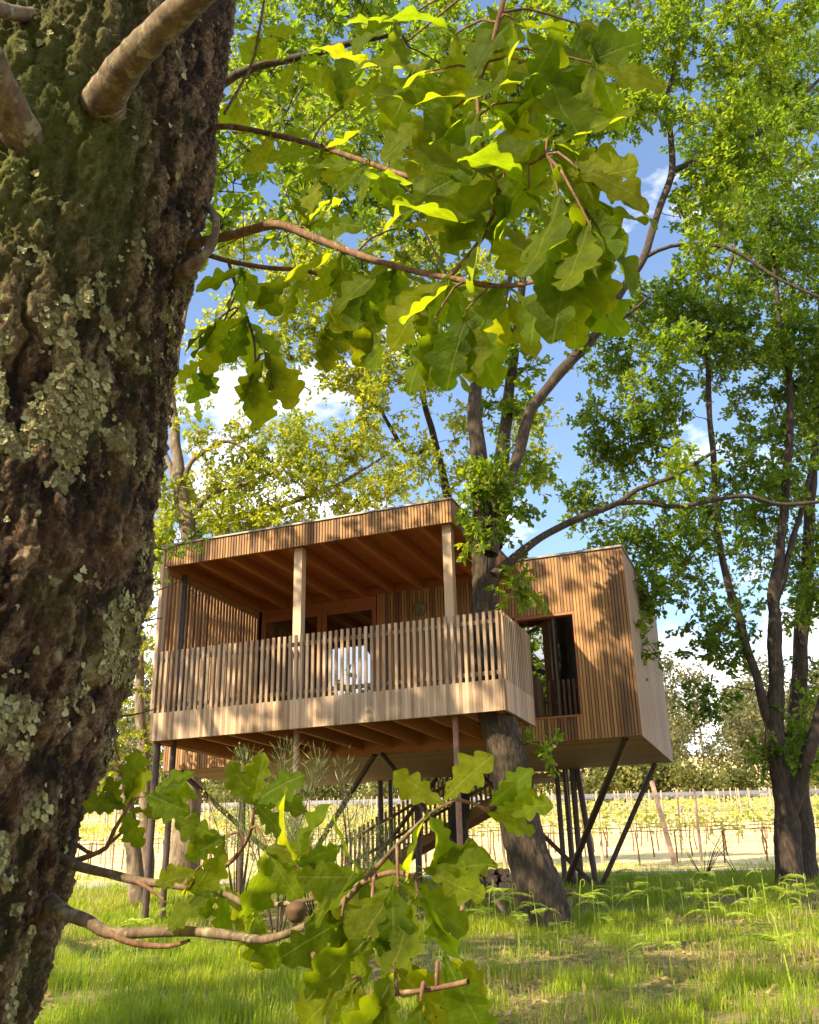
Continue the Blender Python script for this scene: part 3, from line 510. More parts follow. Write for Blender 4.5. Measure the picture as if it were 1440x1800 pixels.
class Tree:
    """limbs given as paths; leaf clusters in blobs are each joined to the nearest wood"""
    def __init__(s, name, label, base, seed, mat='leaf', bark='bark', group=None, leaf=0.10, kind='oak', per=42, cl=0.36, cat='tree'):
        s.t = thing(name, label, cat, tuple(base), group); s.base = np.array(base, float); s.rng = np.random.default_rng(seed); s.mat = mat; s.bark = bark; s.leaf = leaf; s.kind = kind; s.per = per; s.cl = cl; s.nodes = []; s.rad = []; s.seed = seed; s.cent = []
    def limb(s, name, pts, wob=0.08, sides=10, step=0.16, relief=0):
        """pts: (x,y,z,r) world"""
        P = smooth_path(pts, step, wob, s.seed)
        q = P[:, :3] * 2.2; P[:, 3] *= 0.9 + 0.22 * vnoise(q, s.seed + 3)
        V, F = tube_arrays(P[:, :3] - s.base, P[:, 3], sides)
        if relief:
            c = np.repeat(P[:, :3] - s.base, sides, 0); o_ = V - c; sl_ = np.repeat(np.concatenate([[0], np.cumsum(np.linalg.norm(np.diff(P[:, :3], axis=0), axis=1))]), sides); rr_ = np.linalg.norm(o_, axis=1, keepdims=True); qq = np.column_stack([o_[:, :2] / rr_ * 0.3, sl_]); w1, w2 = worley(qq * np.array([15, 15, 3.2]) + 0.6 * np.column_stack([vnoise(V * 6, 1), vnoise(V * 6, 2), vnoise(V * 6, 3)]), 5); V = c + o_ * (0.96 + 0.03 * fbm(V * 2, 2, 3)[:, None]) + unit(o_) * (relief * (np.clip((w2 - w1) / .45, 0, 1) - .5) + relief * 1.6 * (fbm(V * 9, 3, 7) - .5))[:, None]
        elif sides >= 14: nV = V * np.array([7, 7, 2.0]); c = np.repeat(P[:, :3] - s.base, sides, 0); V = c + (V - c) * (0.90 + 0.2 * fbm(nV, 3, 4))[:, None]
        s.nodes.append(P[:, :3]); s.rad.append(P[:, 3]); return mesh_obj(name, raw_mesh(name, V, F, M[s.bark], smooth=True), s.t)
    def blob(s, c, r, n, gap=0.35, flat=1.0, avoid=None, cell=1.15):
        c = np.asarray(c, float); k = 0; tries = 0; d = []
        while len(d) < n and tries < 40:
            tries += 1; q = s.rng.normal(size=(n * 2, 3)); q = unit(q) * (s.rng.random((n * 2, 1)) ** 0.45) * r; q[:, 2] *= flat; q += c
            keep = vnoise(q / cell + s.seed * 7.3, 11) > gap
            if avoid is not None: keep &= ~avoid(q)
            d.extend(q[keep])
        if d: s.cent.extend(d[:n])
    def grow(s, twig_up=0.25, thin=1.0, droop=0.0, leafkeep=None):
        rng = s.rng; nodes = np.concatenate(s.nodes); rad = np.concatenate(s.rad); cent = np.array(s.cent)
        d0 = np.array([np.min(np.linalg.norm(nodes - c, axis=1)) for c in cent]); cent = cent[np.argsort(d0)]
        cap = len(nodes) + 4 * len(cent); NN = np.zeros((cap, 3)); NR = np.zeros(cap); NN[:len(nodes)] = nodes; NR[:len(nodes)] = rad; m = len(nodes); tubes = []
        for c in cent:
            dv = NN[:m] - c; dist = np.linalg.norm(dv, axis=1) + np.maximum(0, dv[:, 2]) * 0.7; i = int(np.argmin(dist)); a = NN[i]; v = c - a; ln = np.linalg.norm(v)
            if ln < 0.08: continue
            r0 = min(NR[i] * 0.75, (0.007 + 0.008 * ln) * thin); mid = a + v * 0.5 + rng.normal(size=3) * ln * 0.09 + np.array([0, 0, ln * 0.06]); m1 = a + v * 0.25 + (mid - (a + v * .5)) * 0.6 + rng.normal(size=3) * ln * 0.03; m2 = a + v * 0.78 + (mid - (a + v * .5)) * 0.7 + rng.normal(size=3) * ln * 0.03
            pts = np.array([a, m1, mid, m2, c]); rr = np.array([r0, r0 * 0.85, r0 * 0.7, r0 * 0.55, max(0.003, r0 * 0.35)]); tubes.append(tube_arrays(pts - s.base, rr, 4))
            NN[m:m + 4] = pts[1:]; NR[m:m + 4] = rr[1:]; m += 4
        # twigs and leaves
        n = len(cent); kt = 6; bl = max(1, s.per // kt); tb = np.repeat(cent, kt, 0); td = unit(rng.normal(size=(n * kt, 3)) + np.array([0, 0, twig_up - droop])); tln = rng.uniform(0.45, 1.15, n * kt) * s.cl; tip = tb + td * tln[:, None]
        near = project_mask(tip)
        kk = np.where(near)[0]
        for i in kk[:: max(1, len(kk) // 3500)]: tubes.append(tube_arrays(np.array([tb[i] - s.base, tip[i] - s.base]), [0.005, 0.0025], 3))
        V, F = join(tubes); mesh_obj('twigs', raw_mesh('twigs', V, F, M[s.bark], smooth=True), s.t, kind='stuff')
        B = np.repeat(tip, bl, 0); TD = np.repeat(td, bl, 0); N_ = len(B); along = rng.random(N_) ** 2 * 0.8; B = B - TD * (along * np.repeat(tln, bl))[:, None] + rng.normal(size=(N_, 3)) * 0.015
        dr = unit(TD * 0.7 + unit(rng.normal(size=(N_, 3))) + np.array([0, 0, -0.1 - droop])); nm = unit(np.array([0, 0, 1.0]) + 0.75 * rng.normal(size=(N_, 3)))
        cr_ = np.repeat(rng.random(n), kt * bl); rnd = np.clip(0.5 * cr_ + 0.5 * rng.random(N_), 0, 1); ln = s.leaf * rng.uniform(0.65, 1.2, N_)
        if leafkeep is not None: k = leafkeep(B); B, dr, nm, ln, rnd = B[k], dr[k], nm[k], ln[k], rnd[k]
        mesh_obj('foliage', leaves_mesh('foliage', B - s.base, dr, nm, ln, rnd, s.kind, s.mat), s.t, kind='stuff'); return len(B)
def project_mask(P, m=60):
    d = P - CAM; z = d @ FW; zz = np.maximum(z, 1e-3); x = 720 + FPX * (d @ RT) / zz; y = 900 - FPX * (d @ UP) / zz
    return (z > 0.1) & (x > -m) & (x < 1440 + m) & (y > -m) & (y < 1800 + m)
def lp(pts):
    """pixel x, pixel y, horizontal distance, radius -> world limb points"""
    return [(*at_h(x, y, T), r) for x, y, T, r in pts]
def pb(tree, lst, T, k=1.0, **kw):
    """blobs given where they stand in view: pixel x, y, pixel radius"""
    for b in lst:
        x, y, r = b[:3]; tt_ = T + (b[3] if len(b) > 3 else 0); c = at_h(x, y, tt_); d = (c - CAM) @ FW; rm = r * d / FPX
        tree.blob(c, rm, max(3, int(k * 4.2 * (r * r) / (tree.cl * FPX / d) ** 2)), **kw)

# --- the oak growing up through the deck
bt = at_h(955, 1600, 12.9); bt[0], bt[1] = 5.98, 0.62
bx = lambda x, z, r, y=0.55: (x, y, z + Z0, r)
zb = gz(5.98, 0.62)
oak = Tree('oak_tree', 'leaning oak rising through the deck beside the railing corner', (5.98, 0.62, zb), 3, leaf=0.128, per=78, cl=0.40)
oak.limb('trunk', [(6.06, 0.72, zb - 0.25, 0.44), (6.02, 0.68, zb + 0.02, 0.36), (5.93, 0.64, zb + 0.5, 0.315), (5.78, 0.60, zb + 1.2, 0.29), (5.62, 0.56, Z0 - 0.6, 0.27), (5.50, 0.52, Z0 + 0.25, 0.25), (5.445, 0.50, Z0 + 1.2, 0.235), (5.44, 0.50, Z0 + 1.9, 0.195), (5.46, 0.52, Z0 + 2.5, 0.20), (5.50, 0.56, Z0 + 3.1, 0.19)], wob=0.03, sides=84, step=0.035, relief=0.022)
H = 12.95
oak.limb('limb', lp([(852, 930, H, 0.160), (845, 860, H, 0.132), (840, 790, H, 0.120), (835, 715, H, 0.108), (842, 650, H, 0.080), (862, 600, H, 0.060), (885, 545, H + .1, 0.048), (900, 480, H + .2, 0.040), (905, 380, H + .5, 0.032), (890, 250, H + .9, 0.024), (900, 60, H + 1.3, 0.012)]), sides=16, step=0.1)
oak.limb('limb', lp([(842, 650, H, 0.056), (843, 615, H, 0.048), (840, 585, H - .1, 0.040), (815, 540, H - .3, 0.024), (770, 450, H - .6, 0.020), (700, 300, H - .9, 0.016), (640, 180, H - 1, 0.010)]))
oak.limb('limb', lp([(868, 960, H + .2, 0.136), (878, 860, H + .6, 0.120), (888, 760, H + .9, 0.104), (896, 680, H + 1.1, 0.092), (905, 600, H + 1.3, 0.080), (915, 540, H + 1.4, 0.068), (925, 440, H + 1.7, 0.056), (960, 300, H + 2, 0.040), (980, 120, H + 2.3, 0.024), (990, -80, H + 2.5, 0.016)]), sides=14)
oak.limb('limb', lp([(862, 975, H - .05, 0.120), (878, 915, H, 0.100), (896, 855, H + .1, 0.092), (915, 790, H + .2, 0.088), (935, 720, H + .3, 0.084), (968, 675, H + .4, 0.084), (1005, 635, H + .5, 0.080), (1045, 590, H + .6, 0.072), (1090, 515, H + .7, 0.070), (1130, 455, H + .8, 0.068), (1158, 370, H + .9, 0.064), (1180, 305, H + 1, 0.060), (1178, 240, H + 1, 0.048), (1172, 180, H + 1, 0.044), (1186, 115, H + 1, 0.036), (1165, 60, H + 1, 0.032), (1120, 0, H + .9, 0.028), (1080, -80, H + .9, 0.016)]), sides=14, wob=0.05, step=0.1)
oak.limb('limb', lp([(1005, 640, H + .5, 0.048), (1030, 605, H + .4, 0.044), (1062, 575, H + .3, 0.040), (1104, 553, H + .2, 0.028), (1140, 520, H, 0.016)]))
oak.limb('limb', lp([(1182, 300, H + 1, 0.056), (1235, 278, H + 1.1, 0.048), (1290, 258, H + 1.2, 0.046), (1345, 225, H + 1.3, 0.044), (1390, 185, H + 1.3, 0.040), (1440, 140, H + 1.4, 0.036), (1520, 60, H + 1.5, 0.024)]), wob=0.05)
oak.limb('limb', lp([(1186, 115, H + 1, 0.032), (1205, 60, H + 1.1, 0.024), (1215, -20, H + 1.2, 0.016)]))
oak.limb('limb', lp([(1135, 452, H + .8, 0.036), (1180, 432, H + .7, 0.032), (1255, 430, H + .6, 0.032), (1310, 450, H + .5, 0.028), (1370, 490, H + .4, 0.024), (1450, 525, H + .3, 0.020)]), wob=0.04)
oak.limb('limb', lp([(868, 1012, H, 0.080), (895, 988, H, 0.068), (930, 962, H, 0.060), (975, 935, H + .1, 0.052), (1020, 910, H + .1, 0.050), (1060, 896, H + .2, 0.048), (1088, 882, H + .2, 0.044), (1120, 858, H + .2, 0.036), (1170, 842, H + .1, 0.032), (1215, 820, H, 0.028), (1256, 794, H - .1, 0.022)]), wob=0.05, step=0.1)
oak.limb('limb', lp([(1085, 884, H + .2, 0.036), (1130, 882, H + .3, 0.036), (1190, 892, H + .4, 0.036), (1250, 878, H + .5, 0.036), (1310, 872, H + .5, 0.034), (1370, 885, H + .6, 0.032), (1460, 880, H + .7, 0.024)]), wob=0.05, step=0.1)
oak.limb('limb', lp([(1178, 235, H + 1, 0.028), (1140, 190, H + 1, 0.024), (1110, 170, H + .9, 0.020), (1070, 178, H + .8, 0.012)]))
pb(oak, [(700, 110, 150), (900, 130, 170, 1), (1100, 100, 150, 1), (1290, 80, 140, 1), (1270, 300, 120, .8), (1120, 230, 70, .6), (840, 380, 140), (650, 340, 130, -.5), (500, 300, 110, 0), (480, 90, 110, .2), (740, 600, 80, 0), (880, 620, 70, .8), (900, 730, 55, .9), (860, 860, 42, -.2), (925, 800, 50, .9), (1400, 80, 90, 1.2), (1010, 600, 36, .4), (1240, 440, 60, .5), (1120, 700, 42, .4), (1190, 830, 55, .2), (600, 60, 120, .5), (1360, 250, 90, 1), (1000, 250, 90, .8), (980, 470, 40, .8), (600, 470, 60, .2), (1180, 620, 50, .6)], H, 1.0, gap=0.33)
pb(oak, [(838, 880, 22, -.35), (850, 945, 26, -.35), (905, 1030, 22, .2), (880, 835, 26, -.3), (905, 915, 30, 0)], H, 1.3, gap=0.05)
oak.blob(at_h(955, 1312, H + .9), .12, 1, gap=0)
n1 = oak.grow()

# --- dark oaks on the right
rb = gp(1388, 1566); RTb = (rb[0], rb[1], gz(rb[0], rb[1]))
RT_ = 19.6
def tdist(P): return (P[0] - CAM[0]) * FH[0] + (P[1] - CAM[1]) * FH[1]
RT_ = tdist(RTb)
dark = Tree('oak_tree', 'dark twin-forked oak on the lawn at the right, in front of the vineyard', RTb, 11, mat='leafbacklit', bark='barkdark', leaf=0.138, per=78, cl=0.50)
dark.limb('trunk', [(RTb[0], RTb[1], RTb[2] - 0.2, 0.42)] + lp([(1388, 1545, RT_, 0.252), (1386, 1480, RT_, 0.215), (1384, 1420, RT_, 0.207), (1374, 1380, RT_, 0.178), (1366, 1320, RT_, 0.173), (1362, 1275, RT_, 0.170), (1364, 1200, RT_, 0.148), (1362, 1120, RT_, 0.126), (1360, 1050, RT_, 0.114), (1372, 980, RT_, 0.096), (1378, 900, RT_, 0.081), (1384, 820, RT_, 0.074), (1390, 700, RT_, 0.059), (1372, 560, RT_, 0.044), (1350, 380, RT_, 0.030)]), sides=48, wob=0.05, step=0.06, relief=0.022)
dark.limb('limb', lp([(1390, 1430, RT_, 0.148), (1404, 1390, RT_ - .1, 0.141), (1416, 1340, RT_ - .2, 0.126), (1432, 1290, RT_ - .3, 0.118), (1450, 1230, RT_ - .4, 0.111), (1480, 1100, RT_ - .5, 0.089), (1500, 900, RT_ - .5, 0.059)]), sides=14)
dark.limb('limb', lp([(1364, 1300, RT_, 0.111), (1348, 1258, RT_, 0.096), (1334, 1215, RT_, 0.085), (1318, 1150, RT_, 0.081), (1300, 1090, RT_, 0.074), (1284, 1030, RT_, 0.070), (1268, 960, RT_, 0.062), (1256, 890, RT_, 0.059), (1252, 800, RT_, 0.062), (1246, 720, RT_, 0.055), (1244, 640, RT_, 0.052), (1250, 560, RT_, 0.044), (1285, 460, RT_, 0.044), (1300, 400, RT_, 0.037), (1330, 300, RT_, 0.022)]), sides=14)
dark.limb('limb', lp([(1362, 1060, RT_, 0.074), (1380, 1010, RT_, 0.067), (1396, 940, RT_ + .2, 0.059), (1420, 850, RT_ + .4, 0.044), (1450, 700, RT_ + .4, 0.030)]))
pb(dark, [(1240, 590, 120), (1370, 430, 130), (1400, 700, 110, .5), (1160, 740, 70, 0), (1090, 800, 70, .2), (1180, 960, 105), (1320, 860, 100, .5), (1110, 1130, 38, -1.2), (1270, 1110, 70, .2), (1420, 1050, 70, .3), (1410, 1290, 50, 0), (1250, 1240, 40, 0), (1090, 960, 62, -.2), (1080, 650, 55, 0), (1040, 880, 45, 0), (1170, 540, 70), (1300, 250, 110, .5), (1420, 560, 80, 0), (1390, 150, 100, .8), (1140, 1060, 45, -.8), (1050, 740, 40), (1340, 1340, 22, 0)], RT_, 1.9, gap=0.25)
n2 = dark.grow()
# second dark trunk close behind
sb = gp(1412, 1556); sb = (sb[0] + 0.1, sb[1] + 0.5, gz(sb[0], sb[1])); ST = tdist(sb)
dk2 = Tree('oak_tree', 'darker single-trunk oak close behind the twin-forked oak', sb, 12, mat='leafbacklit', bark='barkdark', leaf=0.14, per=66, cl=0.55)
dk2.limb('trunk', [(sb[0], sb[1], sb[2] - 0.2, 0.36)] + lp([(1413, 1540, ST, 0.29), (1408, 1450, ST, 0.26), (1403, 1380, ST, 0.2), (1402, 1280, ST, .17), (1408, 1150, ST, .15), (1420, 1000, ST, .13), (1430, 800, ST, .1), (1440, 600, ST, .07), (1450, 400, ST, .04)]), sides=16)
pb(dk2, [(1430, 1180, 60), (1440, 950, 130), (1450, 700, 140), (1440, 400, 150), (1430, 1330, 35), (1330, 1000, 80), (1330, 560, 90)], ST, 0.9, gap=0.3); dk2.grow()

# --- yellow-green oaks behind the cabin on the left
LT = 23.0
lb = at_h(332, 1440, LT); lb = (lb[0], lb[1], gz(lb[0], lb[1]))
yel = Tree('oak_tree', 'pale-barked yellow-green oak standing behind the left end of the cabin roof', lb, 21, mat='leafyel', bark='barkpale', leaf=0.14, per=84, cl=0.55, kind='oak')
yel.limb('trunk', [(lb[0], lb[1], lb[2] - 0.2, 0.34)] + lp([(334, 1300, LT, .27), (338, 1100, LT, .24), (332, 960, LT, 0.21), (322, 890, LT, 0.19), (312, 820, LT, 0.155), (308, 760, LT, 0.13), (304, 700, LT, 0.11), (310, 620, LT, .08), (340, 500, LT, .05)]), sides=14)
yel.limb('limb', lp([(325, 930, LT, 0.10), (350, 890, LT, 0.08), (385, 862, LT, 0.07), (430, 850, LT, 0.06), (480, 830, LT, .04)])); yel.limb('limb', lp([(318, 860, LT, 0.08), (335, 815, LT, 0.07), (365, 790, LT, 0.06), (400, 775, LT, 0.05), (425, 785, LT, .03)])); yel.limb('limb', lp([(322, 900, LT, 0.08), (300, 830, LT, .07), (282, 785, LT, .06), (262, 760, LT, .05)]))
yel.limb('limb', lp([(332, 960, LT, 0.10), (370, 920, LT + .5, 0.09), (430, 905, LT + 1, 0.08), (520, 880, LT + 1, .06), (600, 850, LT + 1, .05), (680, 800, LT + 1, .03)]))
pb(yel, [(330, 870, 75), (430, 840, 80, .5), (480, 920, 70, .5), (560, 850, 75, 1), (300, 950, 55), (400, 930, 65), (640, 900, 60, 1), (620, 800, 60, 1), (520, 770, 55, 1), (360, 760, 30), (700, 850, 45, 1), (280, 1000, 35, -.5), (340, 700, 30), (440, 760, 26, .5)], LT, 1.9, gap=0.36); yel.grow()
L2 = 19.5
lb2 = at_h(800, 1440, L2 + 2); lb2 = (lb2[0], lb2[1], gz(lb2[0], lb2[1]))
y2 = Tree('oak_tree', 'tall light-green oak behind the middle of the cabin roof', lb2, 22, mat='leafyel', bark='bark', leaf=0.14, per=72, cl=0.52)
y2.limb('trunk', [(lb2[0], lb2[1], lb2[2] - 0.2, 0.3)] + lp([(810, 1300, L2 + 2, 0.144), (805, 1100, L2 + 2, 0.126), (790, 900, L2 + 1.8, 0.108), (765, 780, L2 + 1.4, 0.084), (740, 680, L2 + 1, 0.066), (720, 560, L2 + .6, 0.048), (700, 400, L2, 0.030)]), sides=12)
y2.limb('limb', lp([(765, 780, L2 + 1.4, 0.07), (720, 800, L2 + 1.2, 0.06), (690, 760, L2 + 1, 0.05), (660, 700, L2 + 1, 0.04), (600, 640, L2 + 1, .03)]))
pb(y2, [(680, 680, 70), (600, 680, 60), (750, 640, 70), (720, 790, 50), (640, 600, 70), (560, 600, 55), (820, 860, 50, 1.5), (790, 740, 45, 1), (670, 740, 40), (500, 640, 50), (460, 700, 45), (560, 470, 80), (430, 560, 60), (700, 460, 90), (940, 830, 40, 1.5), (930, 740, 50, 2), (420, 180, 70), (560, 180, 100), (400, 400, 60), (800, 250, 100), (980, 420, 60, 1), (500, 520, 70), (620, 520, 70), (520, 420, 70), (380, 620, 50), (850, 500, 70, 1)], L2, 1.35, gap=0.38); y2.grow()
# --- slim trees at the far left beside the near trunk
for (bxp, lim, bl_, seed, lab, T) in (
    ((255, 1500), [(225, 1420), (205, 1350), (190, 1290), (178, 1230), (170, 1100), (165, 900)], [(225, 1240, 45), (215, 1330, 45), (240, 1170, 36), (230, 1100, 30), (190, 1180, 45), (265, 1230, 25)], 31, 'slim leaning tree between the near trunk and the cabin, left of the stilts', 17.5),
    ((262, 1500), [(256, 1400), (252, 1320), (246, 1240), (247, 1180), (243, 1110), (232, 1060), (225, 980), (215, 860)], [(252, 1290, 26), (245, 1180, 30), (250, 1120, 26), (262, 1070, 16), (240, 1020, 22), (262, 1010, 16)], 32, 'slim grey tree just behind the left corner of the deck', 20.5)):
    b0 = at_h(*bxp, T); b0 = (b0[0], b0[1], gz(b0[0], b0[1]))
    tr = Tree('slim_tree', lab, b0, seed, mat='leafyel', bark='barkpale', leaf=0.12, per=60, cl=0.40)
    tr.limb('trunk', [(b0[0], b0[1], b0[2] - 0.1, 0.15)] + lp([(x, y, T, 0.12 - 0.012 * i) for i, (x, y) in enumerate(lim)]), sides=10)
    pb(tr, bl_, T, 1.0, gap=0.3); tr.grow()

# --- oaks outside the frame whose crowns dapple the cabin and the lawn
def crown_tree(name, label, x, y, h, cr_, seed, n, gap, leaf=0.19, keep=None, lift=0.62, mat='leaf', rz=0.42, group=None, extra=()):
    z = gz(x, y); t = Tree(name, label, (x, y, z), seed, mat=mat, leaf=leaf, kind='diamond', per=96, cl=0.52, group=group)
    t.limb('trunk', [(x, y, z - .2, .45), (x, y, z + .5, .33), (x + .2, y + .1, z + h * .3, .27), (x - .1, y + .2, z + h * .6, .19), (x, y, z + h * .92, .06)], sides=12, step=0.4)
    for k in range(7):
        a = k * 2.4 + seed; hh = h * (.3 + .07 * k); t.limb('limb', [(x, y, z + hh, .13), (x + cr_ * .4 * math.cos(a), y + cr_ * .4 * math.sin(a), z + hh + h * .1, .09), (x + cr_ * .85 * math.cos(a), y + cr_ * .85 * math.sin(a), z + hh + h * .2, .03)], sides=6, step=0.4)
    t.blob((x, y, z + h * lift), cr_, n, gap=gap, flat=rz, avoid=keep, cell=1.9)
    for e in extra: t.blob(*e[:3], gap=0.42, flat=.6, avoid=keep, cell=1.3)
    t.grow(); return t
EDGE = [(-700, 470), (-350, 425), (0, 402), (100, 392), (200, 378), (300, 365), (400, 345), (500, 325), (600, 303), (750, 285), (900, 262), (1050, 235), (1200, 196), (1330, 160), (1450, 128), (1600, 92), (1800, 45), (2050, -35), (2400, -140), (3000, -330)]   # right edge of the near trunk: row, column
def FR(q):                                       # in view and not hidden by the near trunk
    x, y, z = project(q); return project_mask(q, 40) & (x > np.interp(y, [e[0] for e in EDGE], [e[1] for e in EDGE]) - 70)
SEEDS = (41, 42, 43); NCL = (185, 170, 150)
crown_tree('oak_tree', 'broad oak standing left of the view, its crown shading the cabin', -1.6, -7.4, 16, 6.6, SEEDS[0], NCL[0], 0.56, keep=FR, lift=.70, extra=[((1.7, -4.5, 12.3), 2.0, 22)])
crown_tree('oak_tree', 'broad oak behind the photographer to the left, shading the lawn', 2.0, -15.0, 13, 5.8, SEEDS[1], NCL[1], 0.55, keep=FR, lift=.68)
crown_tree('oak_tree', 'oak behind the photographer, shading the right of the lawn', 10.5, -18.5, 13, 5.4, SEEDS[2], NCL[2], 0.54, keep=FR, lift=.66)

# ------------------------------------------------------------------ the near oak: trunk, lichen, moss, branches, large leaves
R_TRUNK = 0.27
edge = EDGE
TN = 1.42
axis = []
for (py, px) in edge:
    d = ray(px, py); depth = TN / (d @ FH); rr = R_TRUNK * (1 + 0.0 * py); cx_ = px - rr * FPX / depth * 0.985; axis.append((*at_h(cx_, py, TN), rr))
axis = axis[::-1]; base_z = gz(axis[0][0], axis[0][1])
axis = [a for a in axis if a[2] > base_z - 0.15]; a0 = axis[0]; axis = [(a0[0] - 0.02, a0[1], base_z - 0.25, R_TRUNK * 1.45)] + axis
e1 = axis[-1]; axis += [(e1[0] + 0.1, e1[1] + 0.1, e1[2] + 1.2, 0.24), (e1[0] + 0.15, e1[1] + 0.2, e1[2] + 3.0, 0.2), (e1[0], e1[1], e1[2] + 6.0, 0.1), (e1[0], e1[1], e1[2] + 8, 0.03)]
near = Tree('oak_tree', 'large lichen-covered oak trunk at the left edge with long leafy twigs', (axis[0][0], axis[0][1], base_z), 51, mat='leaf', bark='bark', leaf=0.12, kind='diamond', per=36, cl=0.45)
AX = smooth_path(axis, 0.0035 * 1.0 if False else 0.05)
vis_lo, vis_hi = CAM[2] - 0.95, CAM[2] + 1.9
# dense rows where the camera sees it
s_acc = np.concatenate([[0], np.cumsum(np.linalg.norm(np.diff(AX[:, :3], axis=0), axis=1))])
zs = AX[:, 2]; s_lo = np.interp(vis_lo, zs, s_acc); s_hi = np.interp(vis_hi, zs, s_acc); s_end = s_acc[-1]
srow = np.concatenate([np.linspace(0, s_lo, 14)[:-1], np.linspace(s_lo, s_hi, 560), np.linspace(s_hi, np.interp(e1[2] + 3, zs, s_acc), 16)[1:]])
CP = np.stack([np.interp(srow, s_acc, AX[:, k]) for k in range(4)], 1)
vdir = unit((CAM - CP[:, :3]) * np.array([1, 1, 0])); th0 = math.atan2(vdir[200][1], vdir[200][0])
thv = np.concatenate([np.linspace(-1.7, 1.7, 290), np.linspace(1.75, 2 * math.pi - 1.75, 16)[1:-1]]) + th0; nc = len(thv)
TH, SR = np.meshgrid(thv, srow); RR = np.repeat(CP[:, 3][:, None], nc, 1)
cosx, sinx = np.cos(TH), np.sin(TH); rad0 = RR
q = np.stack([cosx * rad0, sinx * rad0, SR], -1).reshape(-1, 3)
wq = q + 0.022 * (np.stack([fbm(q * 16, 4, 1), fbm(q * 16, 4, 2), fbm(q * 16, 4, 3)], 1) - 0.5) * 2 + 0.010 * (np.stack([vnoise(q * 70, 4), vnoise(q * 70, 5), vnoise(q * 70, 6)], 1) - 0.5)
f1, f2 = worley(wq * np.array([25, 25, 5.5]), 3); rid = np.clip((f2 - f1) / 0.42, 0, 1); rid = rid * rid * (3 - 2 * rid)
g1, g2 = worley(wq * np.array([75, 75, 42]), 8); rid2 = np.clip((g2 - g1) / 0.4, 0, 1)
big = fbm(q * np.array([5, 5, 2.5]), 3, 20) - 0.5; fine = fbm(q * np.array([90, 90, 60]), 3, 30) - 0.5; fl_ = fbm(wq * np.array([30, 30, 12]), 4, 33)
relief = np.clip(0.60 * rid + 0.2 * rid2 * rid + 0.55 * (fl_ - 0.38), 0, 1)
disp = 0.0120 * rid + 0.0050 * rid2 + 0.035 * big + 0.014 * fine + 0.022 * (fl_ - 0.5) + 0.014 * (fbm(q * np.array([140, 140, 110]), 2, 61) - 0.5)
hgt = q[:, 2] - s_lo; span = s_hi - s_lo; ang = (TH.ravel() - th0)
px_, py_, pz_ = project(np.stack([CP[:, 0][:, None] + cosx * rad0, CP[:, 1][:, None] + sinx * rad0, np.repeat(CP[:, 2][:, None], nc, 1)], -1).reshape(-1, 3))
moss = np.clip(1.25 - np.abs(py_ - 210) / 330.0, 0, 1) * np.clip((300 - px_) / 120, 0, 1) + 0.35 * np.clip((fbm(q * 6, 3, 44) - 0.5) * 5, 0, 1)
moss = np.clip(moss * (0.5 + 1.0 * fbm(q * np.array([14, 14, 9]), 3, 45)), 0, 1) * 0.95
lich = np.clip((fbm(wq * np.array([20, 20, 15]), 4, 50) - 0.47) * 6, 0, 1) * np.clip((fbm(q * 5, 3, 55) - 0.34) * 5, 0.15, 1) * np.clip((py_ - 300) / 300, 0.15, 1) + 0.25 * (fbm(q * 45, 3, 52) - 0.35)
lich = lich * np.clip(1.25 - moss, 0, 1); disp += 0.004 * np.clip(lich, 0, 1) + 0.006 * moss
r_ = rad0.ravel() + disp - 0.012
V = np.stack([CP[:, 0][:, None] + cosx * r_.reshape(TH.shape), CP[:, 1][:, None] + sinx * r_.reshape(TH.shape), np.repeat(CP[:, 2][:, None], nc, 1) + 0.002 * (vnoise(q * 60, 2) - .5).reshape(TH.shape)], -1).reshape(-1, 3)
i = np.arange(len(srow) - 1)[:, None] * nc; j = np.arange(nc)[None]; k = (j + 1) % nc
F = np.stack([i + j, i + k, i + nc + k, i + nc + j], -1).reshape(-1, 4)
me = raw_mesh('trunk', V - near.base, F, M['bigbark'], smooth=True, attrs={'relief': relief, 'moss': moss, 'lichen': lich}); mesh_obj('trunk', me, near.t)
TV = V.reshape(len(srow), nc, 3); LI = lich.reshape(len(srow), nc); MO = moss.reshape(len(srow), nc); PX_ = px_.reshape(len(srow), nc); PY_ = py_.reshape(len(srow), nc)
near.nodes.append(AX[:, :3][AX[:, 2] > CAM[2] + 1.9]); near.rad.append(AX[:, 3][AX[:, 2] > CAM[2] + 1.9])
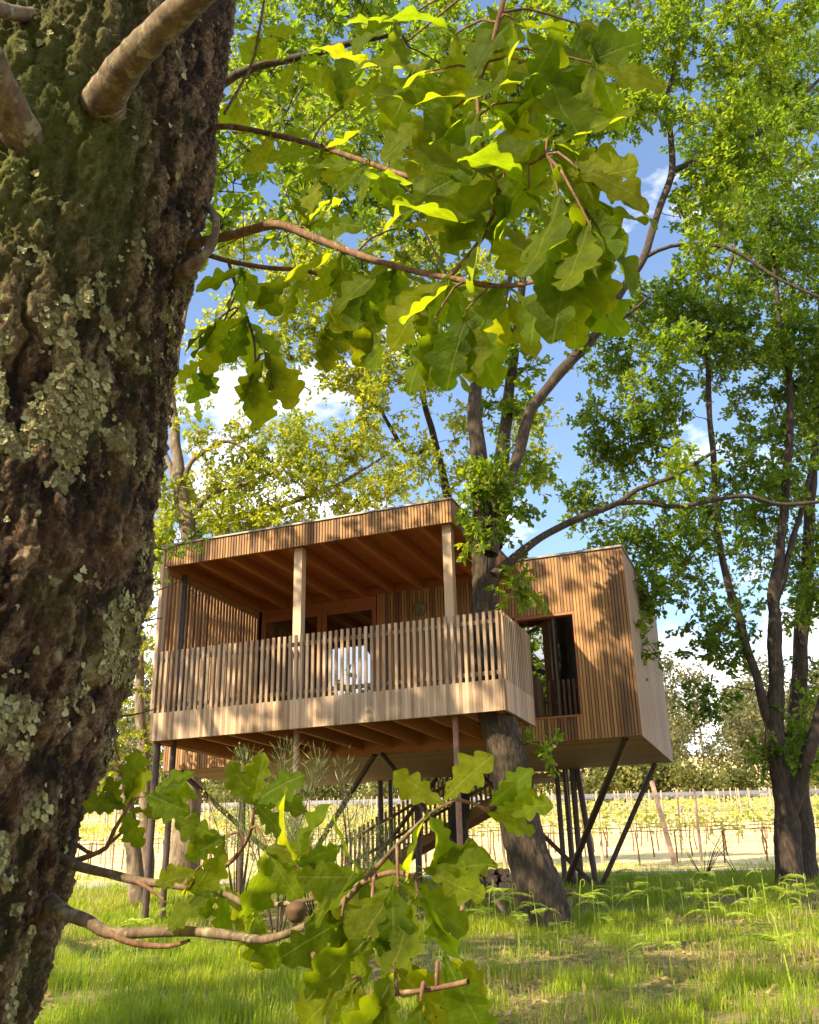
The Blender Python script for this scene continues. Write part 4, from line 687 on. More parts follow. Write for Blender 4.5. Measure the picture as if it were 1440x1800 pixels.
# foliose lichen: small lobed flakes lifting off the bark where the lichen map is high
rng = np.random.default_rng(5)
nrmT = np.cross(np.roll(TV, -1, 1) - np.roll(TV, 1, 1), np.roll(TV, -1, 0) - np.roll(TV, 1, 0)); nrmT = unit(np.stack([cosx, sinx, 0 * cosx], -1) * 1.0 + 0.35 * unit(nrmT))
cand_i = rng.integers(15, len(srow) - 18, 120000); cand_j = rng.integers(2, 288, 120000)
pr_ = np.clip(LI[cand_i, cand_j] * 1.5 - 0.4, 0, 1) + 0.015; keep = (rng.random(120000) < pr_ * 0.42); ci, cj = cand_i[keep], cand_j[keep]
nl = len(ci); ks = 12; SVx = []; LP, LF, LR = [], [], []
for a in range(nl):
    c = TV[ci[a], cj[a]]; n = nrmT[ci[a], cj[a]]; up_ = np.array([0, 0, 1.0]); sx = unit(np.cross(up_, n)); uy = np.cross(n, sx); R0 = 0.0028 + 0.0065 * rng.random() ** 2; ph = rng.random() * 6.28
    an = ph + np.arange(ks) / ks * 6.283; rr = R0 * (0.80 + 0.16 * np.cos(np.arange(ks) * (6.283 * 3 / ks) + ph) + 0.30 * (rng.random(ks) - 0.5)); lift = 0.0012 + 0.0028 * rng.random(ks)
    ring = c + n * lift[:, None] + rr[:, None] * (np.cos(an)[:, None] * sx + np.sin(an)[:, None] * uy); o = len(LP) * (ks + 1); LP.append(np.vstack([c + n * 0.0012, ring])); LR.append(np.full(ks + 1, rng.random()))
    LF.append(np.array([(0, 1 + b, 1 + (b + 1) % ks) for b in range(ks)]) + o)
mesh_obj('lichen', raw_mesh('lichen', np.concatenate(LP) - near.base, np.concatenate(LF), M['lichen'], smooth=False, attrs={'rnd': np.concatenate(LR)}), near.t, kind='stuff')
# moss strands
cand_i = rng.integers(60, len(srow) - 18, 90000); cand_j = rng.integers(2, 288, 90000); keep = rng.random(90000) < np.clip(MO[cand_i, cand_j] * 1.2 - 0.25, 0, 1) * 0.55; ci, cj = cand_i[keep], cand_j[keep]
B = TV[ci, cj]; n = nrmT[ci, cj]; dr = unit(n * 0.55 + rng.normal(size=B.shape) * 0.6 + np.array([0, 0, -0.35])); mesh_obj('moss', leaves_mesh('moss', B - near.base - n * 0.001, dr, n + 0.5 * rng.normal(size=B.shape), rng.uniform(0.006, 0.018, len(B)), rng.random(len(B)), 'diamond', 'mossm', width=0.22), near.t, kind='stuff')

# ---- branches of the near oak and their large leaves (each leaf an object of its own)
def leaf_variant(seed):
    r = np.random.default_rng(seed); ns = 24; lob = r.uniform(3.9, 4.9); ph = r.uniform(-0.5, 0.5); t = np.linspace(0, 1, ns)
    env = 0.03 + 0.245 * np.sin(np.pi * t ** 1.45) ** 0.85; w = []
    for sgn in (-1, 1):
        c = 0.5 + 0.5 * np.cos(2 * np.pi * lob * t ** 0.95 + ph + sgn * 0.35); ww = env * (0.56 + 0.52 * np.sqrt(c)) * r.uniform(0.9, 1.1) * (1 + 0.10 * (r.random(ns) - 0.5)); ww[0] = 0.008; ww[-1] = 0.045; w.append(ww)
    cu = r.uniform(-0.55, 0.45); cup = r.uniform(0.0, 0.55); tw = r.uniform(-0.5, 0.5); side = r.uniform(-0.10, 0.10); p2 = r.uniform(0, 6); V = []
    for i_, tt_ in enumerate(t):
        zc = cu * (tt_ - 0.3) ** 2 * 0.8; xc = side * math.sin(tt_ * 3.0)
        for s_ in (-1, 0, 1):
            wd = w[0][i_] if s_ < 0 else w[1][i_]; x = s_ * wd; V.append((x + xc, tt_ - (0.02 if s_ and i_ == ns - 1 else 0), zc + cup * abs(x) ** 1.2 + tw * x * (tt_ - 0.3) + 0.035 * math.sin(tt_ * 15 + s_ * 2 + p2) * abs(s_)))
    ii = (np.arange(ns - 1)[:, None] * 3 + np.arange(2)[None]).ravel(); st_n = len(V); V += [(-0.007, -0.10, 0), (0.007, -0.10, 0), (0.007, 0.02, 0.0), (-0.007, 0.02, 0.0)]
    F = np.vstack([np.stack([ii, ii + 1, ii + 4, ii + 3], -1), [[st_n, st_n + 1, st_n + 2, st_n + 3]]])
    return raw_mesh('leaf', V, F, M['leafnear'], smooth=True)
LV = [leaf_variant(60 + i) for i in range(9)]
LR_ = random.Random(77); LEAFN = [0]
def add_leaf(branch, P, ang, T_, ln, face=0.55):
    """ang: direction in view (0 right, 90 down)"""
    a = math.radians(ang); dz_ = LR_.uniform(-0.5, 0.35); d = RT * math.cos(a) - UP * math.sin(a) + FW * dz_; d = unit(d)
    n = unit(np.array([0, 0, 1.0]) * LR_.uniform(0.2, 0.9) - FW * LR_.uniform(0.25, 1.1) * face * 1.6 + RT * LR_.uniform(-0.5, 0.5)); n = unit(n - d * (n @ d)); x = np.cross(d, n)
    o = bpy.data.objects.new('leaf', LR_.choice(LV)); C.objects.link(o); o.parent = branch; p = P - near.base
    o.matrix_basis = Matrix(((x[0] * ln, d[0] * ln, n[0] * ln, p[0]), (x[1] * ln, d[1] * ln, n[1] * ln, p[1]), (x[2] * ln, d[2] * ln, n[2] * ln, p[2]), (0, 0, 0, 1))); LEAFN[0] += 1
def nbranch(pts, mat='twig', sides=9, knob=0.07, label=None, name='branch'):
    P = smooth_path(lp(pts), 0.012, 0.004, 3); P[:, 3] *= 1 + knob * (vnoise(P[:, :3] * 55, 8) - 0.4) * 2; n_ = len(P); P[:, 3] *= 1 + 0.45 * np.exp(-np.arange(n_) / 3.0) * (P[0, 3] > 0.009); V, F = tube_arrays(P[:, :3] - near.base, P[:, 3], sides)
    if P[0, 3] > 0.009: c_ = np.repeat(P[:, :3] - near.base, sides, 0); V = c_ + (V - c_) * (1 + 0.22 * (fbm(V * 60, 3, 5) - .5) + 0.16 * (fbm(V * 160, 2, 6) - .5))[:, None]
    o = mesh_obj(name, raw_mesh(name, V, F, M[mat], smooth=True), near.t)
    if label: o['label'] = label
    return o, P[:, :3]
nbranch([(170, 205, 1.24, .034), (188, 168, 1.17, .030), (215, 125, 1.12, .0265), (258, 75, 1.06, .0225), (325, 12, 0.99, .020), (400, -60, 0.92, .018), (520, -190, 0.8, .014)], 'branch', 16, 0.07, 'pale smooth branch crossing the bark towards the upper right')
nbranch([(60, 300, 1.24, .042), (44, 255, 1.18, .034), (18, 190, 1.12, .027), (-18, 110, 1.06, .024), (-80, -30, 0.98, .02)], 'branch', 16, 0.08)
nbranch([(100, 30, 1.24, .012), (70, 27, 1.18, .011), (20, 22, 1.12, .012), (-60, 0, 1.0, .012)], 'branch', 10)
nbranch([(296, 496, 1.42, .016), (326, 478, 1.38, .0105), (354, 454, 1.36, .0085), (373, 425, 1.36, .0072), (380, 396, 1.37, .0064), (372, 370, 1.40, .0056), (350, 360, 1.46, .004)], 'branch', 12, 0.3)
bA, PA = nbranch([(300, 438, 1.45, .010), (350, 425, 1.42, .0085), (410, 412, 1.40, .0080), (485, 394, 1.36, .0078), (540, 412, 1.32, .0066), (600, 436, 1.28, .0060), (690, 466, 1.22, .0052), (790, 488, 1.16, .0044), (880, 502, 1.12, .0036), (960, 490, 1.06, .0026)])
bB, PB = nbranch([(360, 228, 1.5, .0065), (400, 222, 1.5, .0060), (480, 236, 1.5, .0058), (560, 256, 1.45, .0054), (640, 282, 1.4, .0048), (710, 306, 1.32, .004), (770, 318, 1.25, .0035), (830, 290, 1.15, .003), (900, 230, 1.08, .0025)])
bC, PC = nbranch([(345, 440, 1.5, .0055), (400, 458, 1.5, .0048), (470, 470, 1.5, .0045), (540, 476, 1.5, .004), (595, 500, 1.5, .0032), (615, 540, 1.5, .0022)])
bD, PD = nbranch([(900, -60, 1.0, .0045), (880, 20, 1.0, .004), (862, 90, 1.02, .0034), (840, 160, 1.04, .003), (850, 260, 1.05, .0025), (880, 330, 1.05, .002)])
bE, PE = nbranch([(790, 485, 1.16, .0035), (830, 440, 1.12, .0035), (862, 390, 1.08, .0034), (885, 320, 1.05, .003), (960, 270, 1.0, .002)])
bF, PF = nbranch([(400, 455, 1.6, .004), (420, 520, 1.6, .003), (445, 590, 1.58, .0025), (450, 640, 1.56, .002)])
bG, PG = nbranch([(395, 200, 1.8, .004), (440, 120, 1.8, .0035), (455, 60, 1.8, .003), (470, -30, 1.8, .003)])
bH, PH_ = nbranch([(85, 1590, 1.42, 0.0117), (120, 1606, 1.36, 0.0090), (155, 1618, 1.33, 0.0078), (190, 1638, 1.31, 0.0070), (250, 1639, 1.29, 0.0065), (330, 1636, 1.27, 0.0061), (400, 1642, 1.24, 0.0056), (470, 1650, 1.2, 0.0048), (545, 1625, 1.14, 0.0039), (600, 1590, 1.1, 0.0033), (650, 1540, 1.06, 0.0028), (700, 1485, 1.02, 0.0023), (745, 1440, .99, 0.0019), (772, 1420, .98, 0.0016)], 'branch', label='pale lower branch running right and rising into the leaves')
bI, PI_ = nbranch([(105, 1508, 1.42, 0.0086), (140, 1522, 1.38, 0.0066), (190, 1534, 1.35, 0.0059), (250, 1548, 1.32, 0.0053), (320, 1556, 1.3, 0.0047), (390, 1566, 1.27, 0.0043), (440, 1590, 1.24, 0.0035), (500, 1588, 1.2, 0.0030), (570, 1575, 1.15, 0.0023), (640, 1550, 1.1, 0.0020)], 'branch')
bJ, PJ = nbranch([(120, 1516, 1.40, .0045), (160, 1502, 1.38, .0036), (188, 1488, 1.37, .0032), (200, 1460, 1.36, .0028), (222, 1425, 1.35, .0022)])
bK, PK = nbranch([(195, 1640, 1.30, .0045), (240, 1658, 1.29, .004), (300, 1662, 1.28, .003), (335, 1652, 1.27, .002)])
bL_, PL = nbranch([(545, 1625, 1.14, .0035), (560, 1690, 1.08, .003), (620, 1740, 1.02, .003), (700, 1745, .98, .0025), (770, 1736, .96, .0022), (825, 1724, .94, .0024)])
bM, PM = nbranch([(320, 1556, 1.3, .003), (400, 1520, 1.25, .0028), (440, 1470, 1.2, .0024), (450, 1420, 1.18, .002)])
bN, PN = nbranch([(240, 1547, 1.32, .0032), (262, 1560, 1.31, .0025), (290, 1580, 1.3, .0018)])
bO, PO = nbranch([(640, 1550, 1.06, .0028), (690, 1532, 1.03, .0026), (730, 1540, 1.0, .0022)])
bP, PP = nbranch([(130, 1480, 1.42, .003), (165, 1500, 1.4, .0026), (195, 1480, 1.38, .0022), (225, 1452, 1.36, .002)])
def rosette(branch, paths, x, y, T_, n, ang, spread, ln):
    ln *= 0.64 if y > 1200 else (1.0 if x > 700 else 0.92)
    tip = at_h(x, y, T_); k = int(np.argmin(np.linalg.norm(paths - tip, axis=1))); a = paths[k]
    if np.linalg.norm(tip - a) > 0.012:
        v = tip - a; P = np.array([a, a + v * .35 + UP * .01, a + v * .7 + UP * .006, tip]); V, F = tube_arrays(P - near.base, [.0022, .0019, .0017, .0013], 5); mesh_obj('twig', raw_mesh('twig', V, F, M['twig'], smooth=True), branch)
    for i in range(n):
        f = (i + 0.5) / n - 0.5; add_leaf(branch, tip + (RT * LR_.uniform(-1, 1) + UP * LR_.uniform(-1, 1)) * 0.006, ang + f * spread + LR_.uniform(-14, 14), T_, ln * LR_.uniform(0.72, 1.12))
RS = [
 (bD, PD, [(800, 60, 1.05, 4, 120, 170, .125), (905, 35, 1.0, 4, 70, 170, .125), (735, 130, 1.12, 4, 120, 160, .115), (850, 175, 1.04, 5, 100, 200, .125), (960, 120, 1.0, 5, 70, 190, .13), (1010, 40, 1.0, 3, 50, 110, .115), (700, 40, 1.2, 4, 130, 150, .12), (770, 215, 1.1, 5, 110, 200, .13), (830, 110, 1.1, 4, 60, 300, .13), (920, 180, 1.02, 4, 40, 300, .135), (660, 120, 1.3, 4, 90, 250, .12), (1040, 110, .98, 3, 60, 120, .13)]),
 (bE, PE, [(885, 300, 1.05, 5, 80, 220, .125), (965, 245, 1.0, 6, 60, 200, .14), (985, 350, 1.0, 5, 70, 130, .13), (1020, 300, .98, 3, 40, 80, .13), (860, 390, 1.08, 5, 110, 190, .125), (930, 330, 1.02, 4, 100, 300, .13), (1040, 400, .97, 3, 80, 110, .12), (840, 300, 1.1, 4, 140, 200, .12)]),
 (bA, PA, [(960, 480, 1.05, 4, 60, 120, .12), (1000, 455, 1.0, 3, 80, 60, .13), (890, 500, 1.12, 4, 90, 110, .11), (790, 490, 1.15, 5, 95, 130, .12), (820, 545, 1.1, 3, 90, 50, .13), (765, 560, 1.15, 3, 95, 50, .12), (690, 465, 1.22, 5, 90, 150, .115), (600, 440, 1.28, 5, 80, 170, .11), (640, 500, 1.3, 4, 90, 90, .11), (540, 400, 1.34, 5, -60, 140, .10), (700, 400, 1.28, 4, -40, 150, .11)]),
 (bB, PB, [(480, 240, 1.5, 4, 90, 240, .10), (560, 262, 1.44, 5, 80, 240, .11), (640, 290, 1.38, 5, 90, 220, .11), (765, 322, 1.26, 5, 90, 220, .12), (600, 190, 1.45, 4, -60, 160, .11), (700, 210, 1.3, 4, -50, 160, .11)]),
 (bC, PC, [(430, 470, 1.5, 4, 100, 160, .11), (520, 490, 1.5, 4, 90, 130, .11), (600, 520, 1.48, 4, 90, 70, .12), (655, 555, 1.42, 3, 85, 40, .125), (570, 580, 1.5, 2, 95, 40, .11)]),
 (bF, PF, [(385, 560, 1.6, 3, 125, 90, .11), (430, 560, 1.58, 4, 95, 110, .12), (470, 620, 1.54, 4, 82, 60, .13), (445, 650, 1.56, 2, 90, 30, .12), (360, 630, 1.7, 3, 110, 90, .10), (350, 690, 1.9, 1, 100, 40, .085)]),
 (bG, PG, [(420, 170, 1.8, 4, 110, 200, .11), (455, 60, 1.8, 4, 90, 240, .12), (520, 110, 1.75, 3, 40, 150, .11)]),
 (bJ, PJ, [(222, 1418, 1.35, 6, -60, 270, .105), (255, 1400, 1.33, 3, -10, 70, .115)]),
 (bM, PM, [(450, 1415, 1.18, 5, -40, 250, .12), (400, 1470, 1.2, 3, 160, 120, .11), (470, 1490, 1.18, 4, 40, 140, .115), (345, 1530, 1.26, 3, 120, 140, .105)]),
 (bI, PI_, [(390, 1565, 1.26, 3, 100, 120, .10), (450, 1600, 1.22, 3, 90, 80, .115), (520, 1520, 1.15, 4, -50, 180, .12), (560, 1570, 1.1, 3, 60, 120, .115), (620, 1560, 1.1, 3, 40, 150, .11)]),
 (bH, PH_, [(640, 1535, 1.06, 4, 170, 190, .115), (600, 1620, 1.08, 3, 110, 130, .12), (700, 1560, 1.0, 4, 90, 120, .125), (778, 1418, .98, 1, -145, 20, .12), (778, 1418, .98, 1, -58, 20, .125), (758, 1430, .98, 2, 92, 50, .115), (860, 1425, .99, 3, -5, 70, .11), (650, 1650, 1.0, 3, 100, 100, .125), (560, 1600, 1.1, 2, 60, 60, .10)]),
 (bO, PO, [(740, 1535, 1.0, 3, -5, 40, .115), (735, 1575, 1.0, 3, 100, 60, .12)]),
 (bL_, PL, [(690, 1700, .97, 3, 90, 110, .13), (620, 1720, 1.0, 3, 110, 90, .12), (770, 1690, .96, 2, 50, 60, .115), (740, 1760, .95, 2, 80, 60, .12)]),
]
for br, pa, lst in RS:
    for r in lst: rosette(br, pa, *r)
print('LEAVES', LEAFN[0])
g0 = at_h(521, 1603, 1.12) - near.base; bm_ = [(math.sin(p) , -math.cos(p)) for p in np.linspace(0.02, math.pi - 0.02, 12)]
V, F = tube_arrays([(0, 0, 0.0115 * z) for r, z in bm_], [0.0115 * r * (1 + 0.08 * math.sin(5 * z)) for r, z in bm_], 14); go = mesh_obj('oak_gall', raw_mesh('oak_gall', V, F, M['gall'], smooth=True), bI, tuple(g0))
# the rest of the near oak's crown, above and beside the view
near.kind = 'diamond'; near.leaf = 0.13; topc = CAM[2]
def AV(q): return project_mask(q, 30) & (((q - CAM) @ FH) < 60)
near.limb('limb', [(*AX[-60, :3], .12), (AX[-60, 0] - 1.5, AX[-60, 1] + .5, AX[-60, 2] + 1, .09), (AX[-60, 0] - 3.2, AX[-60, 1] + 1.0, AX[-60, 2] + 1.7, .04)], sides=8, step=0.3)
near.limb('limb', [(*AX[-40, :3], .10), (AX[-40, 0] + 1.5, AX[-40, 1] - 1, AX[-40, 2] + .8, .08), (AX[-40, 0] + 3.2, AX[-40, 1] - 1.5, AX[-40, 2] + 1.2, .03)], sides=8, step=0.3)
near.blob(AX[-30, :3] + np.array([-0.6, -0.6, 0.2]), 4.2, 130, gap=0.50, flat=0.5, avoid=AV, cell=1.7)
near.grow()
# smaller leaves of the near oak a few metres up, seen through the top of the view
n2t = Tree('oak_tree', 'oak just beyond the near trunk, its mid-sized leaves filling the upper left', (CAM[0] - 4.6, CAM[1] + 5.2, gz(CAM[0] - 4.6, CAM[1] + 5.2)), 52, mat='leaf', bark='bark', leaf=0.105, per=36, cl=0.34)
b_ = n2t.base
tq = at_h(-260, 1500, 6.6); n2t.t.location = (tq[0], tq[1], gz(tq[0], tq[1])); n2t.base = np.array(n2t.t.location)
n2t.limb('trunk', [(tq[0], tq[1], gz(tq[0], tq[1]) - .2, .25)] + lp([(-240, 1100, 6.6, .2), (-200, 600, 6.6, .17), (-120, 200, 6.5, .13), (-60, -200, 6.4, .08)]), sides=12)
n2t.limb('limb', lp([(-200, 600, 6.6, .10), (60, 420, 6.2, .07), (280, 260, 6.0, .05), (420, 130, 5.8, .035), (560, 90, 5.6, .028), (700, 60, 5.4, .015)]), sides=8)
n2t.limb('limb', lp([(-120, 200, 6.5, .09), (150, 60, 6.0, .06), (350, -60, 5.8, .04), (560, -120, 5.6, .02)]), sides=8)
for pp in ([(100, 1275, 7.5, .03), (150, 1268, 9.5, .022), (195, 1262, 10.8, .016), (238, 1256, 11.6, .012), (276, 1246, 12.2, .006)], [(150, 1100, 7.5, .03), (215, 1094, 10, .016), (252, 1091, 11.4, .012), (286, 1086, 12.2, .007)], [(170, 1120, 8.5, .03), (225, 1078, 10, .015), (252, 1052, 11, .011), (290, 1034, 12, .009), (316, 1022, 12.4, .008), (332, 1034, 12.5, .007), (346, 1046, 12.6, .006), (362, 1045, 12.7, .004)], [(180, 900, 8.5, .03), (240, 920, 10, .014), (266, 948, 11, .011), (284, 966, 11.8, .009), (318, 956, 12.3, .007), (352, 934, 12.6, .005), (380, 916, 12.8, .003)]): n2t.limb('limb', lp(pp), sides=6, wob=0.02)
for qq in ((322, 958, 12.3), (296, 962, 12.0), (262, 1010, 11.2), (255, 1058, 11.1)): n2t.blob(at_h(*qq), .10, 1, gap=0)
pb(n2t, [(430, 450, 70), (400, 330, 60), (530, 440, 60), (400, 540, 45), (470, 90, 120), (620, 60, 110, -.4), (440, 260, 90, 0), (560, 200, 90, -.2), (680, 200, 80, -.5), (420, 380, 60, 0), (560, 330, 70, -.2), (780, 30, 120, -.3), (900, 100, 90, -.3), (950, -60, 120, -.3), (740, 280, 70, -.4)], 5.9, 0.85, gap=0.36); n2t.grow()

# ------------------------------------------------------------------ grass
rng = np.random.default_rng(9)
def lawn(t0, t1, dens, l0, l1):
    area = (t1 - t0) * (0.92 * (t0 + t1) / 2 + 1.5); n = int(area * dens); t = rng.uniform(t0, t1, n); l = (rng.random(n) - 0.5) * (0.92 * t + 1.5); x, y = tl(t, l); return x, y, t, np.interp(t, [t0, t1], [l0, l1])
GX_, GY_, GTt, GL = [np.concatenate(v) for v in zip(lawn(4.5, 8, 2700, .19, .19), lawn(8, 12, 2300, .19, .18), lawn(12, 17, 1500, .18, .17), lawn(17, 23.2, 900, .20, .2), lawn(25.9, 28.5, 200, .16, .2))]
p = np.stack([GX_, GY_, 0 * GX_], 1); dn = fbm(p * 0.75, 4, 70); tuft = vnoise(p * 3.6, 71); straw = fbm(p * 0.62, 4, 75)
keep = (rng.random(len(p)) < np.clip((dn - 0.30) * 4.5, 0.06, 1) * np.clip((tuft - 0.15) * 1.7, 0.1, 1) * np.clip((0.70 - straw) * 8, 0.25, 1)) & (np.hypot(GX_ - 5.98, GY_ - 0.62) > 0.42); keep &= np.hypot(GX_ - near.base[0], GY_ - near.base[1]) > 0.35
x, y, t, gl = GX_[keep], GY_[keep], GTt[keep], GL[keep]; n = len(x); z = ground_z(x, y); gl = gl * rng.uniform(0.35, 1.25, n) * (0.55 + 0.8 * tuft[keep])
a = rng.random(n) * 6.283; lean = rng.uniform(0.1, 0.75, n); dx_, dy_ = np.cos(a), np.sin(a); sx, sy = -dy_, dx_; wd = np.interp(t, [5, 12, 23], [0.0022, 0.0034, 0.0065]) * rng.uniform(0.7, 1.4, n)
b0 = np.stack([x, y, z - 0.01], 1); S_ = np.stack([sx, sy, 0 * sx], 1) * wd[:, None]; D_ = np.stack([dx_, dy_, 0 * dx_], 1); U_ = np.array([0, 0, 1.0])
mid = b0 + (D_ * lean[:, None] * 0.28 + U_ * 0.55) * gl[:, None]; tip = b0 + (D_ * lean[:, None] * 0.95 + U_ * (1 - 0.35 * lean[:, None])) * gl[:, None]
V = np.stack([b0 - S_, b0 + S_, mid + S_ * 0.8, mid - S_ * 0.8, tip], 1).reshape(-1, 3); o = np.arange(n)[:, None] * 5
fl = np.concatenate([o + np.array([[0, 1, 2, 3]]), o + np.array([[3, 2, 4]])], 1).ravel(); sz = np.tile([4, 3], n); rn = np.clip(0.15 + 0.62 * dn[keep] + 0.28 * (rng.random(n) - 0.5) + np.where(rng.random(n) < np.clip((straw[keep] - 0.50) * 3, 0.02, 0.5), 0.45, 0), 0, 1)
mesh_obj('grass', raw_mesh('grass', V, fl, M['grass'], attrs={'rnd': np.repeat(rn, 5)}, sizes=sz), label='patchy bright green grass covering the sloping lawn', kind='stuff')
print('GRASS', n)
# dry leaves lying in the straw patches
nlf = 9000; x, y, t, _ = lawn(5, 16, 130, 1, 1); st_ = fbm(np.stack([x, y, 0 * x], 1) * 0.62, 4, 75); k = rng.random(len(x)) < np.clip((st_ - 0.42) * 6, 0.02, 1); x, y = x[k], y[k]; nn = len(x)
B = np.stack([x, y, ground_z(x, y) + 0.012], 1); me = leaves_mesh('leaf_litter', B, unit(rng.normal(size=(nn, 3)) * np.array([1, 1, .25])), unit(np.array([0, 0, 1.]) + .5 * rng.normal(size=(nn, 3))), rng.uniform(.05, .10, nn), 0.85 + .15 * rng.random(nn), 'diamond', 'grass', width=1.3); mesh_obj('leaf_litter', me, label='dry brown oak leaves scattered over bare patches of the lawn', kind='stuff')

# ------------------------------------------------------------------ bracken
def fern_proto(seed):
    r = np.random.default_rng(seed); h = r.uniform(0.38, 0.52); parts = []; sw = r.uniform(-.05, .05, 2)
    stem = np.array([(0, 0, -.03), (sw[0] * .4, sw[1] * .4, h * .5), (sw[0], sw[1], h)]); Vs = [tube_arrays(stem, [.0055, .0045, .003], 5)]
    top = stem[-1]; c = [top + np.array([.03 * (1 - math.cos(q_)) * (1 - q_ * .08), 0, .035 * math.sin(q_)]) for q_ in np.linspace(0, 4.6, 9)]; Vs.append(tube_arrays(c, np.linspace(.0035, .002, 9), 4)); fr = []
    for k in range(r.integers(3, 6)):
        a = k * 2.3 + r.uniform(-.4, .4); L_ = r.uniform(.18, .34); z0 = h * r.uniform(.55, .97); d = np.array([math.cos(a), math.sin(a), 0]); ts = np.linspace(0, 1, 14); up0 = r.uniform(.15, .5)
        ax_ = np.array([np.interp(z0, [0, h], [0, 1]) * np.array([sw[0], sw[1], 0]) + np.array([0, 0, z0]) + d * L_ * t_ + np.array([0, 0, L_ * (up0 * t_ - .55 * t_ ** 2.4)]) for t_ in ts]); B, DD, LN = [], [], []
        for m_ in range(1, 14):
            for s_ in (-1, 1):
                for q_ in (0, 0.5):
                    p_ = ax_[m_] if q_ == 0 else (ax_[m_] + ax_[m_ - 1]) / 2; f = m_ / 13; B.append(p_); DD.append(np.cross(d, [0, 0, 1.]) * s_ + d * .55 + np.array([0, 0, r.uniform(-.25, .1)])); LN.append((.30 * L_) * (1 - f) ** .7 * min(1, .4 + 3 * f) + .008)
        me_ = leaves_mesh('frond', np.array(B), np.array(DD), np.tile([0, 0, 1.], (len(B), 1)) + .25 * r.normal(size=(len(B), 3)), np.array(LN), r.random(len(B)), 'diamond', 'fern', width=.55); fr.append(me_); Vs.append(tube_arrays(ax_, np.linspace(.0025, .001, 14), 3))
    V, F = join(Vs); sm = raw_mesh('stem', V, F, M['fern'], smooth=True, attrs={'rnd': np.full(len(V), .9)}); return sm, fr
FP = [fern_proto(90 + i) for i in range(5)]
fern_px = [(846, 1612), (872, 1622), (900, 1608), (925, 1628), (948, 1650), (1018, 1632), (1047, 1634), (1078, 1606), (1118, 1624), (1141, 1618), (1171, 1630), (1204, 1616), (1228, 1632), (1247, 1634), (1271, 1612), (1299, 1628), (1319, 1636), (1352, 1622), (1374, 1604), (1391, 1624), (1409, 1608), (1428, 1620), (915, 1672), (985, 1700), (1182, 1728), (1340, 1700), (1110, 1762), (1395, 1745), (240, 1690), (300, 1640), (205, 1735), (860, 1660), (1060, 1680), (1255, 1665), (1420, 1660)]
ordn = ['first', 'second', 'third', 'fourth', 'fifth', 'sixth', 'seventh', 'eighth', 'ninth', 'tenth', 'eleventh', 'twelfth', 'thirteenth', 'fourteenth', 'fifteenth', 'sixteenth', 'seventeenth', 'eighteenth', 'nineteenth', 'twentieth', 'twenty-first', 'twenty-second', 'twenty-third', 'twenty-fourth', 'twenty-fifth', 'twenty-sixth', 'twenty-seventh', 'twenty-eighth', 'twenty-ninth', 'thirtieth', 'thirty-first', 'thirty-second', 'thirty-third', 'thirty-fourth', 'thirty-fifth']
for i, (px, py) in enumerate(sorted(fern_px)):
    q = gp(px, py); t = thing('bracken_fern', 'pale green uncurling bracken, %s bracken plant from the left' % ordn[i], 'fern', (q[0], q[1], gz(q[0], q[1])), 'bracken plants coming up through the lawn'); sm, fr = FP[i % 5]
    t.rotation_euler = (0, 0, i * 1.7); s_ = 1.05 + 0.4 * ((i * 37) % 10) / 10; t.scale = (s_, s_, s_); mesh_obj('stem', sm, t)
    for f in fr: mesh_obj('frond', f, t)

# ------------------------------------------------------------------ broom bushes and small shrubs
def broom(label, px, py, T_, hh, spread, n, seed, flowers=0, name='broom_bush'):
    r = np.random.default_rng(seed); b0 = at_h(px, py, T_); b0 = np.array([b0[0], b0[1], gz(b0[0], b0[1])]); t = thing(name, label, 'bush', tuple(b0)); tubes = []; B, DD, LN = [], [], []
    for k in range(9):
        a = r.uniform(0, 6.28); tip = np.array([math.cos(a) * spread * .5, math.sin(a) * spread * .5, hh * r.uniform(.5, .95)]); P = smooth_path([(0, 0, -.05), tuple(tip * .5 + r.normal(size=3) * .05), tuple(tip)], .1); tubes.append(tube_arrays(P, np.linspace(.014, .004, len(P)), 5))
        for j in range(n // 9):
            f = r.uniform(.3, 1.0) ** .6; p_ = P[int(f * (len(P) - 1))]; d = unit(r.normal(size=3) * np.array([.7, .7, .25]) + np.array([0, 0, 1.0])); L_ = r.uniform(.07, .22); q_ = p_ + d * r.uniform(0, .22) + r.normal(size=3) * .04
            B.append(q_); DD.append(d); LN.append(L_)
    V, F = join(tubes); mesh_obj('stem', raw_mesh('stem', V, F, M['bark'], smooth=True), t); B, DD, LN = map(np.array, (B, DD, LN)); mesh_obj('foliage', leaves_mesh('foliage', B, DD, r.normal(size=B.shape), LN, r.random(len(B)), 'diamond', 'broom', width=.07), t, kind='stuff')
    if flowers: k = r.integers(0, len(B), flowers); mesh_obj('flowers', leaves_mesh('flowers', B[k] + DD[k] * LN[k][:, None] * .8, unit(r.normal(size=(flowers, 3))), r.normal(size=(flowers, 3)), r.uniform(.025, .045, flowers), r.random(flowers), 'diamond', 'flower', width=1.6), t, kind='stuff')
broom('tall grey-green broom bush in front of the middle stilt', 488, 1560, 12.6, 2.45, 1.05, 4200, 1)
broom('thin broom spray reaching up towards the deck underside', 618, 1560, 12.4, 2.6, .45, 420, 2)
broom('flowering yellow broom between the left stilts', 420, 1540, 15.0, 2.6, 1.1, 2200, 3, 260)
broom('broom bush low beside the foot of the stair', 560, 1560, 14.5, 1.7, 1.2, 1800, 4, 160)
broom('dark low broom under the stair rail', 660, 1530, 15.5, 1.5, 1.1, 1500, 5, 60)
